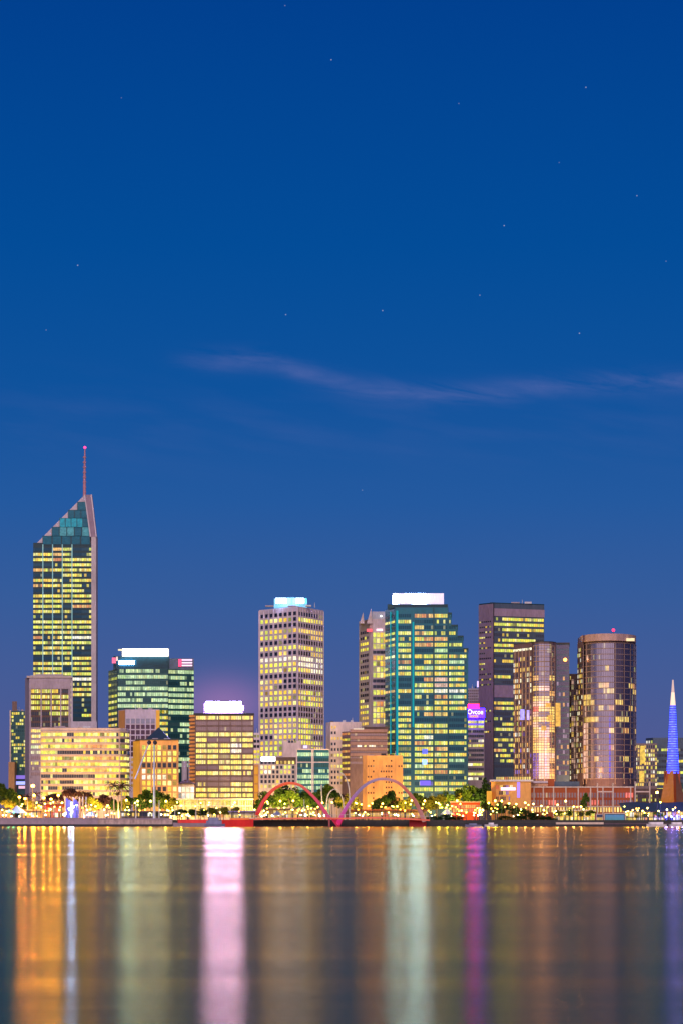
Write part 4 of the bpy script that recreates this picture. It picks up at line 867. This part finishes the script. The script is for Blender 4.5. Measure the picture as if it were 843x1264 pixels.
TL = [(3, 966, 22, 1230, 'g'), (15, 972, 20, 1225, 'g'), (28, 978, 18, 1235, 'd'), (38, 984, 16, 1225, 'y'), (47, 988, 16, 1215, 'y'), (68, 976, 34, 1225, 'u'), (90, 969, 30, 1240, 'u'), (104, 974, 26, 1235, 'u'),
      (10, 984, 18, 1216, 'y'), (60, 984, 20, 1216, 'm'), (80, 982, 22, 1218, 'm'), (97, 984, 20, 1217, 'm'),
      (114, 983, 22, 1222, 'y'), (122, 984, 20, 1230, 'm'), (131, 980, 24, 1240, 'm'), (141, 986, 18, 1222, 'd'), (152, 984, 16, 1228, 'y'), (160, 980, 18, 1238, 'd'), (172, 982, 20, 1230, 'd'), (183, 974, 22, 1240, 'g'),
      (193, 972, 24, 1232, 'd'), (203, 978, 22, 1228, 'g'), (212, 984, 16, 1220, 'y'), (222, 998, 18, 1208, 'd'), (233, 999, 16, 1208, 'd'), (246, 998, 18, 1208, 'd'), (262, 997, 18, 1208, 'y'), (276, 995, 18, 1208, 'y'), (292, 996, 16, 1206, 'y'),
      (327, 980, 24, 1236, 'd'), (337, 972, 26, 1245, 'g'), (349, 968, 28, 1250, 'd'), (360, 974, 26, 1240, 'g'), (371, 972, 26, 1245, 'd'), (383, 974, 24, 1250, 'g'), (393, 978, 20, 1240, 'd'),
      (404, 964, 22, 1262, 'g'), (416, 972, 20, 1255, 'd'), (425, 980, 16, 1240, 'y'), (439, 984, 16, 1240, 'y'), (470, 980, 22, 1225, 'g'), (482, 975, 22, 1228, 'd'), (492, 984, 18, 1225, 'y'),
      (505, 982, 22, 1245, 'y'), (516, 976, 24, 1255, 'g'), (528, 980, 24, 1248, 'y'), (539, 978, 24, 1255, 'y'), (551, 976, 22, 1262, 'g'), (562, 976, 22, 1265, 'y'), (573, 968, 24, 1275, 'g'), (584, 966, 24, 1275, 'g'), (594, 972, 22, 1270, 'd'), (600, 960, 16, 1290, 'd'), (603, 984, 16, 1250, 'g'),
      (612, 992, 18, 1210, 'g'), (621, 990, 16, 1212, 'd'), (632, 994, 16, 1208, 'd'), (640, 996, 14, 1205, 'y'), (690, 1000, 12, 1185, 'y'), (702, 999, 12, 1184, 'g'), (716, 1001, 12, 1184, 'y'), (728, 1000, 12, 1184, 'g'), (722, 978, 10, 1220, 'g'),
      (796, 1004, 10, 1176, 'g'), (812, 1002, 12, 1176, 'g'), (786, 1006, 8, 1176, 'y')]
for a in TL: tree(*a)
for a in [(536, 1007, 18, 1155, 'b'), (547, 1004, 20, 1157, 'b'), (558, 1005, 20, 1156, 'b'), (567, 1008, 14, 1155, 'b'), (620, 1006, 16, 1157, 'b'), (630, 1007, 16, 1156, 'b'), (641, 1003, 18, 1158, 'b'), (650, 998, 24, 1160, 'b'), (662, 1002, 24, 1158, 'b'), (673, 1005, 20, 1156, 'b'), (680, 1008, 16, 1155, 'b'), (526, 1009, 12, 1155, 'b')]: tree(*a)
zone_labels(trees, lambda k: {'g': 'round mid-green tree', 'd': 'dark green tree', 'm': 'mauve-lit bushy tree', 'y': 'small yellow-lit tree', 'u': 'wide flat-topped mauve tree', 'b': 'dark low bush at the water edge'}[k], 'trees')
# palms
def palm_mesh():
    m = MB(); r = random.Random(2)
    for i in range(20):
        a = i / 20 * 6.28 + r.uniform(-.1, .1); el = r.uniform(-.1, 1.1); p = Vector((0, 0, 0)); d = Vector((math.cos(a) * math.cos(el), math.sin(a) * math.cos(el), math.sin(el))); s_ = Vector((-math.sin(a), math.cos(a), 0))
        for k in range(6):
            q = p + d * .42; w0 = .16 * (1 - k / 6.5); w1 = .16 * (1 - (k + 1) / 6.5)
            m.face([p - s_ * w0, p + s_ * w0 * .2, q + s_ * w1 * .2, q - s_ * w1]); m.face([p + s_ * w0 * .2 - Vector((0, 0, .02)), p + s_ * w0 - Vector((0, 0, .12)), q + s_ * w1 - Vector((0, 0, .12)), q + s_ * w1 * .2])
            p = q; d = (d + Vector((0, 0, -.32))).normalized()
    return m
PM = mesh_of(palm_mesh(), 'fronds', LM); pt = MB(); pt.tube([(0, 0, 0), (.1, 0, .5), (0, 0, 1)], [.3, .22, .2], 8); PT = mesh_of(pt, 'trunk', M_PALE)
palms = []
for px, yt, s_ in ((34, 984, 1.3), (44, 982, 1.4), (99, 984, 1.3), (103, 980, 1.4), (141, 971, 1.9), (150, 972, 2.1), (146, 981, 1.4), (52, 990, 1.2), (424, 984, 1.2)):
    Yp = 1205 + (px % 7); h = Z(yt, Yp) - GZ
    t = thing('palm_tree', '', 'palm tree', (X(px, Yp), Yp, GZ), 'palms along the promenade', px)
    a = bpy.data.objects.new('trunk', PT); a.scale = (1.2, 1.2, h); link(a, t); b = bpy.data.objects.new('crown', PM); b.location = (0, 0, h); b.scale = (s_, s_, s_); link(b, t); palms.append((px, t, 'p'))
zone_labels(palms, lambda k: 'slender palm with a pale trunk', 'palms')
# trees far behind
m = MB()
T2 = sheet('lawn', -900, 900, 1222.5, 1290, GZ + .012, wall('lawn', (.03, .05, .015), scale=.6))

t = thing('water_screen', 'tall blue-lit screen with white core between pale posts on the left quay', 'light screen', (X(89, 1186), 1186, GZ)); t['_o'] = tuple(t.location)
m = MB()
for k_, g_ in enumerate([(.05, .05, .7), (.10, .14, 1.3), (1.3, 1.7, 2.6), (.12, .14, 1.3), (.05, .05, .8), (.05, .04, .6)]):
    xa = 81.5 + k_ * 2.7; m.face([(X(xa, 1186), 1186, GZ), (X(xa + 2.6, 1186), 1186, GZ), (X(xa + 2.6, 1186), 1186, Z(986 + (k_ % 3) * 2, 1186)), (X(xa, 1186), 1186, Z(986 + (k_ % 3) * 2, 1186))], g_)
m.build('screen', GLOW, t)
for px in (80.5, 90.2, 98, 102, 106.5):
    m = MB(); m.tube([(X(px, 1184), 1184, GZ), (X(px, 1184), 1184, Z(984, 1184))], .22, 6); m.build('post', W_CREAM, t)
for px, yt_, lb_ in ((137, 985, 'tall pale banner pole pair below the palms'),):
    pass
# ================================================================== LAMPS
def lamp_proto(kind, glow, r, h):
    t = thing('street_lamp', '', 'street lamp', (0, 0, GZ), 'lamps along the promenade')
    m = MB(); m.tube([(0, 0, 0), (0, 0, h)], [.16, .09], 6); m.build('post', W_DARK, t)
    m = MB(); m.ball((0, 0, h + r * .8), r, glow, seg=8, rings=5); m.build('globe', BULB, t)
    return t
LR = random.Random(4); lamps = []
FILL_POWER = 34000  # power of the added fill spots
def dup(o, loc):
    r = o.copy(); col.objects.link(r); r.location = loc
    for ch in o.children:
        c = ch.copy(); col.objects.link(c); c.parent = r
    return r
def lampset(spots, kind, glow, r, h, power, pc):
    proto = None
    for (px, Y) in spots:
        loc = (X(px, Y), Y, GZ)
        if proto is None: proto = lamp_proto(kind, glow, r, h); proto.location = loc; t = proto
        else: t = dup(proto, loc)
        lamps.append((px, t, kind)); q_ = LR.uniform(.72, 1.12); t.scale = (1, 1, q_)
        if power:
            l = bpy.data.lights.new('bulb', 'POINT'); l.energy = power; l.color = pc; l.shadow_soft_size = .4
            lo = bpy.data.objects.new('bulb', l); lo.location = (0, -r - .5, h + r); t_ = link(lo, t)
rs = random.Random(11)
lampset([(24, 1188), (31, 1192), (42, 1190), (54, 1187), (63, 1192), (72, 1188)], 'tall orange-glowing lamp', (26, 8.5, .7), .55, 11, 7000, (1, .46, .04))
lampset([(48, 1200), (58, 1202), (66, 1201), (90, 1203), (102, 1201), (112, 1203)], 'small orange lantern', (16, 5, .4), .4, 5, 700, (1, .4, .05))
lampset([(40.5, 1190)], 'very tall orange floodlight', (40, 13, 1), .8, 17, 2500, (1, .42, .05))
lampset([(118, 1200), (133, 1196), (156, 1190), (170, 1194), (186, 1190), (205, 1192), (224, 1188), (258, 1190), (290, 1192)], 'yellow-glowing lamp', (14, 9, 1.2), .45, 7, 760, (.9, .95, .12))
lampset([(330, 1188), (346, 1200), (362, 1190), (380, 1196), (398, 1192), (410, 1196), (440, 1190), (455, 1196), (472, 1190), (490, 1194), (508, 1196), (524, 1190)], 'golden lamp', (14, 7, .9), .42, 7, 420, (1, .72, .22))
lampset([(541, 1196), (552, 1199), (564, 1200), (603, 1194), (611, 1192), (619, 1190), (628, 1190), (637, 1190)], 'warm yellow-green lamp', (11, 11, 1.2), .42, 7, 720, (.8, 1, .12))
lampset([(648, 1192), (658, 1192), (668, 1192), (688, 1180), (698, 1180), (708, 1180), (717, 1180)], 'warm amber lamp', (12, 7.5, 1.2), .42, 7, 640, (1, .62, .3))
lampset([(811, 1170)], 'bright yellow quayside lamp', (34, 20, 3), .5, 11, 600, (1, .7, .2))
lampset([(775, 1174), (781, 1175), (787, 1174), (793, 1176), (799, 1174), (838, 1172)], 'low golden quayside lamp', (12, 7, 1), .35, 4, 420, (1, .62, .15))
lampset([(79.5, 1160)], 'dazzling white lamp', (40, 30, 20), .55, 2.0, 1500, (1, .8, .6))
lampset([(86, 1166), (90, 1170)], 'blue-white floodlight', (8, 14, 60), .6, 5.0, 15000, (.14, .30, 1))
lampset([(822, 1172), (829, 1170), (835.5, 1171), (842, 1172)], 'low blue floodlight', (1, 2, 40), .4, 1.2, 4500, (.10, .12, 1))
lampset([(17, 1172), (11, 1172)], 'teal-green quay lamp', (.5, 5, 4), .4, 3.0, 300, (.1, 1, .8))
proto = None
fl = [(6, 'o'), (20, 'o'), (36, 'o'), (50, 'o'), (70, 'm'), (90, 'm'), (106, 'y'), (122, 'y'), (136, 'y'), (152, 'y'), (168, 'y'), (186, 'y'), (204, 'y'),
      (326, 'y'), (342, 'y'), (358, 'y'), (374, 'y'), (390, 'y'), (406, 'y'), (424, 'o'), (512, 'y'), (522, 'y'), (538, 'y'), (552, 'y'), (567, 'y', 1252), (582, 'y', 1256), (597, 'y', 1258),
      (22, 'o', 1300), (44, 'o', 1300), (72, 'w', 1305), (100, 'w', 1305), (128, 'w', 1305), (150, 'w', 1305), (335, 'w', 1400), (385, 'w', 1400), (420, 'w', 1335), (440, 'w', 1335), (668, 'c', 1276), (650, 'c', 1276), (735, 'c', 1274), (752, 'c', 1274), (716, 'c', 1274)]
for i, (px, c_, *yo) in enumerate(fl):
    Yq = yo[0] if yo else (1209 if px < 320 else 1216) if not 605 < px else 1200
    if proto is None:
        proto = thing('floodlight', '', 'floodlight', (X(px, Yq), Yq, GZ), 'added fill lights aimed at trees and walls')  # added spots that brighten trees and facades, housings included
        m = MB(); m.box(-.3, .3, -.2, .2, .35, .75); m.tube([(0, 0, 0), (0, 0, .36)], .06, 5); m.build('added_housing', W_DARK, proto); t = proto
    else: t = dup(proto, (X(px, Yq), Yq, GZ))
    lamps.append((px, t, 'small added fill light'))
    l = bpy.data.lights.new('fill_beam', 'SPOT'); l.energy = FILL_POWER * (1 if 320 < px < 600 else .6) * {'w': .12 if px < 160 else .4, 'c': .8}.get(c_, 1); l.color = {'w': (1, .66, .30), 'c': (1, .50, .24), 'o': (1, .5, .12), 'y': (1, .72, .18), 'm': (1, .45, .35)}[c_]; l.spot_size = math.radians(125); l.spot_blend = .6; l.shadow_soft_size = .3
    lo = bpy.data.objects.new('fill_beam', l); lo.location = (0, .3, .9); lo.rotation_euler = Vector((0, 1, 1.0 if c_ in 'wc' else .42)).to_track_quat('-Z', 'Y').to_euler(); link(lo, t)
sm = []
for i in range(290):
    px = rs.choice([rs.uniform(0, 120), rs.uniform(115, 320), rs.uniform(318, 530), rs.uniform(318, 530), rs.uniform(530, 690), rs.uniform(690, 843)])
    if 403 < px < 437 or 722 < px < 768: px = rs.choice([rs.uniform(320, 402), rs.uniform(540, 650)])
    sm.append((px, rs.uniform(1160, 1203)))
for j, (g, h) in enumerate((((22, 17, 1.5), 2.6), ((20, 20, 4), 3.6), ((24, 22, 12), 1.8), ((20, 7, .6), 4.6), ((17, 19, 2), 6.2))):
    lampset(sm[j::5], ['low gold path light', 'small yellow globe light', 'low white path light', 'small orange globe light', 'slim pale-yellow post light'][j], g, .26, h, 0, None)
zone_labels(lamps, lambda k: k, 'lamps')
# cafe umbrellas / tents
for i, (px, Y, s_, mt, lb_) in enumerate(((21, 1180, 4.0, M_HULLW, 'white peaked tent at the far left of the quay'), (342, 1182, 2.6, M_HULLB, 'small blue-white tent inside the red arch'), (113, 1170, 2.4, M_HULLW, 'white canvas tent on the left quay'), (552, 1190, 3.2, M_HULLW, 'pale marquee right of the lilac arch'))):
    t = thing('tent', lb_, 'tent', (X(px, Y), Y, GZ)); m = MB()
    q = [(s_ * math.cos(k * math.pi / 3), s_ * math.sin(k * math.pi / 3)) for k in range(6)]
    for k in range(6): m.face([(*q[k], s_ * .7), (*q[(k + 1) % 6], s_ * .7), (0, 0, s_ * 1.5)])
    m.build('canopy', mt, t, (0, 0, 0))
    for k in range(6):
        m = MB(); m.tube([(q[k][0] * .95, q[k][1] * .95, 0), (q[k][0] * .95, q[k][1] * .95, s_ * .72)], .06, 5); m.build('pole', W_STEEL, t, (0, 0, 0))

# ================================================================== WORLD
w = bpy.data.worlds.new('World'); sc.world = w; w.use_nodes = True; nt = w.node_tree; nt.nodes.clear(); L = nt.links.new
def N(t, **k): return new(nt, t, **k)
def mth(op, a, b=None, c=None, clamp=False):
    n = N('ShaderNodeMath', operation=op, use_clamp=clamp)
    for i, v in enumerate((a, b, c)):
        if v is None: continue
        if isinstance(v, (int, float)): n.inputs[i].default_value = v
        else: L(v, n.inputs[i])
    return n.outputs[0]
tc = N('ShaderNodeTexCoord'); sp = N('ShaderNodeSeparateXYZ'); L(tc.outputs['Generated'], sp.inputs[0])
dx, dy_, dz = sp.outputs
ysafe = mth('MAXIMUM', dy_, .05); U = mth('DIVIDE', dx, ysafe); V = mth('DIVIDE', dz, ysafe)
def s2l(c): return tuple((q / 255 / 12.92) if q <= 10 else ((q / 255 + .055) / 1.055) ** 2.4 for q in c)
hz = mth('SQRT', mth('ADD', mth('MULTIPLY', dx, dx), mth('MULTIPLY', dy_, dy_)))
el = mth('DIVIDE', dz, mth('MAXIMUM', hz, .02))     # tan of elevation
ramp = N('ShaderNodeValToRGB'); L(mth('DIVIDE', el, .5, clamp=True), ramp.inputs[0])
stops = [(1013, (92, 90, 142)), (930, (81, 91, 147)), (840, (69, 92, 151)), (740, (54, 92, 155)), (620, (35, 89, 159)), (480, (13, 82, 156)), (300, (1, 76, 152)), (0, (0, 64, 143))]
cr = ramp.color_ramp
for i, (py, c) in enumerate(stops):
    p = (HY - py) / F / .5
    e = cr.elements[i] if i < 2 else cr.elements.new(p)
    e.position = p; e.color = (*s2l(c), 1)
e = cr.elements.new(1.0); e.color = (.001, .03, .16, 1)
sky = ramp.outputs[0]
def mixc(fac, a, b, mode='MIX'):
    n = N('ShaderNodeMix', data_type='RGBA', blend_type=mode)
    for s_, v in ((0, fac), (6, a), (7, b)):
        if isinstance(v, tuple): n.inputs[s_].default_value = (*v, 1)
        elif isinstance(v, (int, float)): n.inputs[s_].default_value = v
        else: L(v, n.inputs[s_])
    return n.outputs[2]
# wispy cloud bank: centre line follows v = f(u)
cv = N('ShaderNodeFloatCurve'); L(mth('MULTIPLY_ADD', U, F / 1200, .4, clamp=True), cv.inputs['Value'])
cp = cv.mapping.curves[0].points
cl = [(a * 843 / 1200 + .4 - .5 * 843 / 1200, b) for a, b in [(-.07, 520), (.27, 436), (.36, 444), (.45, 462), (.55, 481), (.68, 485), (.82, 476), (1.35, 474)]]
for i, (u_, py) in enumerate(cl):
    val = (py - 380) / 160
    if i == 0: cp[0].location = (0, val)
    elif i == len(cl) - 1: cp[1].location = (1, val)
    else: cp.new(u_, val)
cv.mapping.update()
pyv = mth('SUBTRACT', HY, mth('MULTIPLY', V, F))
dist = mth('SUBTRACT', pyv, mth('MULTIPLY_ADD', cv.outputs[0], 160, 380))
mp = N('ShaderNodeCombineXYZ'); L(mth('MULTIPLY', U, 26), mp.inputs[0]); L(mth('ADD', mth('MULTIPLY', V, 150), mth('MULTIPLY', U, 22)), mp.inputs[1])
nz = N('ShaderNodeTexNoise'); nz.inputs['Scale'].default_value = 1.0; nz.inputs['Detail'].default_value = 7; nz.inputs['Roughness'].default_value = .6; nz.inputs['Distortion'].default_value = .6; L(mp.outputs[0], nz.inputs['Vector'])
def gauss(x, s_): return mth('POWER', 2.718, mth('MULTIPLY', mth('MULTIPLY', x, x), -1 / (2 * s_ * s_)))
band = gauss(dist, 9.0)
t01 = mth('MULTIPLY_ADD', U, F / 843, .5)
ends = N('ShaderNodeMapRange', interpolation_type='SMOOTHSTEP'); L(t01, ends.inputs[0]); ends.inputs[1].default_value = .22; ends.inputs[2].default_value = .36
tex = N('ShaderNodeMapRange'); L(nz.outputs[0], tex.inputs[0]); tex.inputs[1].default_value = .36; tex.inputs[2].default_value = .72
cf = mth('MULTIPLY', mth('MULTIPLY', band, ends.outputs[0]), tex.outputs[0])
# faint second layer
nz2 = N('ShaderNodeTexNoise'); nz2.inputs['Scale'].default_value = .8; nz2.inputs['Detail'].default_value = 6; L(mp.outputs[0], nz2.inputs['Vector'])
f2 = mth('MULTIPLY', mth('MULTIPLY', gauss(mth('SUBTRACT', pyv, 525.0), 35.0), mth('SUBTRACT', nz2.outputs[0], .42, clamp=True)), .25)
ff = mth('MULTIPLY', mth('GREATER_THAN', dy_, .1), 1.0)
cfac = mth('MULTIPLY', mth('ADD', mth('MULTIPLY', cf, .42), f2, clamp=True), ff)
sky = mixc(cfac, sky, s2l((104, 116, 178)))
# pink halo of the roof sign, painted into the sky colour
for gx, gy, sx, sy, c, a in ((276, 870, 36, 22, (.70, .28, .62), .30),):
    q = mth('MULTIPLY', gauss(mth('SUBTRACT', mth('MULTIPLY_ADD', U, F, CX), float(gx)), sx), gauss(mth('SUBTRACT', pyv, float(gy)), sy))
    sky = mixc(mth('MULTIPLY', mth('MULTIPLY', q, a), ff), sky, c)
# afterglow of the set sun behind the viewer
ag = N('ShaderNodeMapRange', interpolation_type='SMOOTHSTEP'); L(dy_, ag.inputs[0]); ag.inputs[1].default_value = .15; ag.inputs[2].default_value = -.7
low = N('ShaderNodeMapRange', interpolation_type='SMOOTHSTEP'); L(dz, low.inputs[0]); low.inputs[1].default_value = .9; low.inputs[2].default_value = .0
agf = mth('MULTIPLY', ag.outputs[0], low.outputs[0])
sky = mixc(agf, sky, (.72, .56, .70))
# stars
vec = N('ShaderNodeCombineXYZ'); L(mth('MULTIPLY_ADD', U, F, CX), vec.inputs[0]); L(pyv, vec.inputs[1])
acc = None
for sx, sy, br_ in ((409, 73, 1), (723, 107, 1), (786, 241, .8), (622, 278, 1), (96, 327, 1), (592, 364, .7), (472, 383, .9), (353, 388, .8), (715, 411, 1), (566, 127, .4), (57, 407, .4), (447, 605, .4), (822, 322, .4), (352, 6, .5), (690, 200, .3), (150, 120, .3)):
    d = N('ShaderNodeVectorMath', operation='DISTANCE'); L(vec.outputs[0], d.inputs[0]); d.inputs[1].default_value = (sx, sy, 0)
    q = mth('MULTIPLY', gauss(d.outputs['Value'], .42), br_ * .55)
    acc = q if acc is None else mth('ADD', acc, q)
sky = mixc(mth('MULTIPLY', acc, ff, clamp=True), sky, (.9, .9, 1.0))
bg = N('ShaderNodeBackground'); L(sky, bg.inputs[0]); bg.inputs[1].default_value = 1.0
ns = N('ShaderNodeTexSky'); ns.sky_type = 'NISHITA'; ns.sun_disc = False; ns.sun_elevation = math.radians(1); ns.sun_rotation = math.radians(200)
bg2 = N('ShaderNodeBackground'); L(ns.outputs[0], bg2.inputs[0]); bg2.inputs[1].default_value = .0004
ads = N('ShaderNodeAddShader'); L(bg.outputs[0], ads.inputs[0]); L(bg2.outputs[0], ads.inputs[1])
wo = N('ShaderNodeOutputWorld'); L(ads.outputs[0], wo.inputs[0])
# low afterglow light
sl = bpy.data.lights.new('sun', 'SUN'); sl.energy = 1.8; sl.angle = math.radians(35); sl.color = (1, .78, .80)
so = bpy.data.objects.new('sun', sl); col.objects.link(so)
so.rotation_euler = Vector((.04, .88, -.42)).to_track_quat('-Z', 'Y').to_euler()

# ================================================================== CAMERA
cam = bpy.data.cameras.new('camera'); co = bpy.data.objects.new('camera', cam); col.objects.link(co)
co.location = (0, 0, CAMZ); co.rotation_euler = (math.pi / 2, 0, 0)
cam.sensor_fit = 'HORIZONTAL'; cam.sensor_width = 36; cam.lens = F / 843 * 36; cam.shift_y = (HY - 632) / 843; cam.clip_start = .5; cam.clip_end = 20000
sc.camera = co
for o in list(bpy.data.objects):
    if '_o' in o: del o['_o']
sc.view_settings.view_transform = 'Standard'; sc.view_settings.look = 'None'; sc.view_settings.exposure = 0
sc.render.engine = 'CYCLES'; sc.cycles.use_denoising = True; sc.cycles.max_bounces = 5; sc.cycles.use_light_tree = True
sc.cycles.sample_clamp_indirect = 12
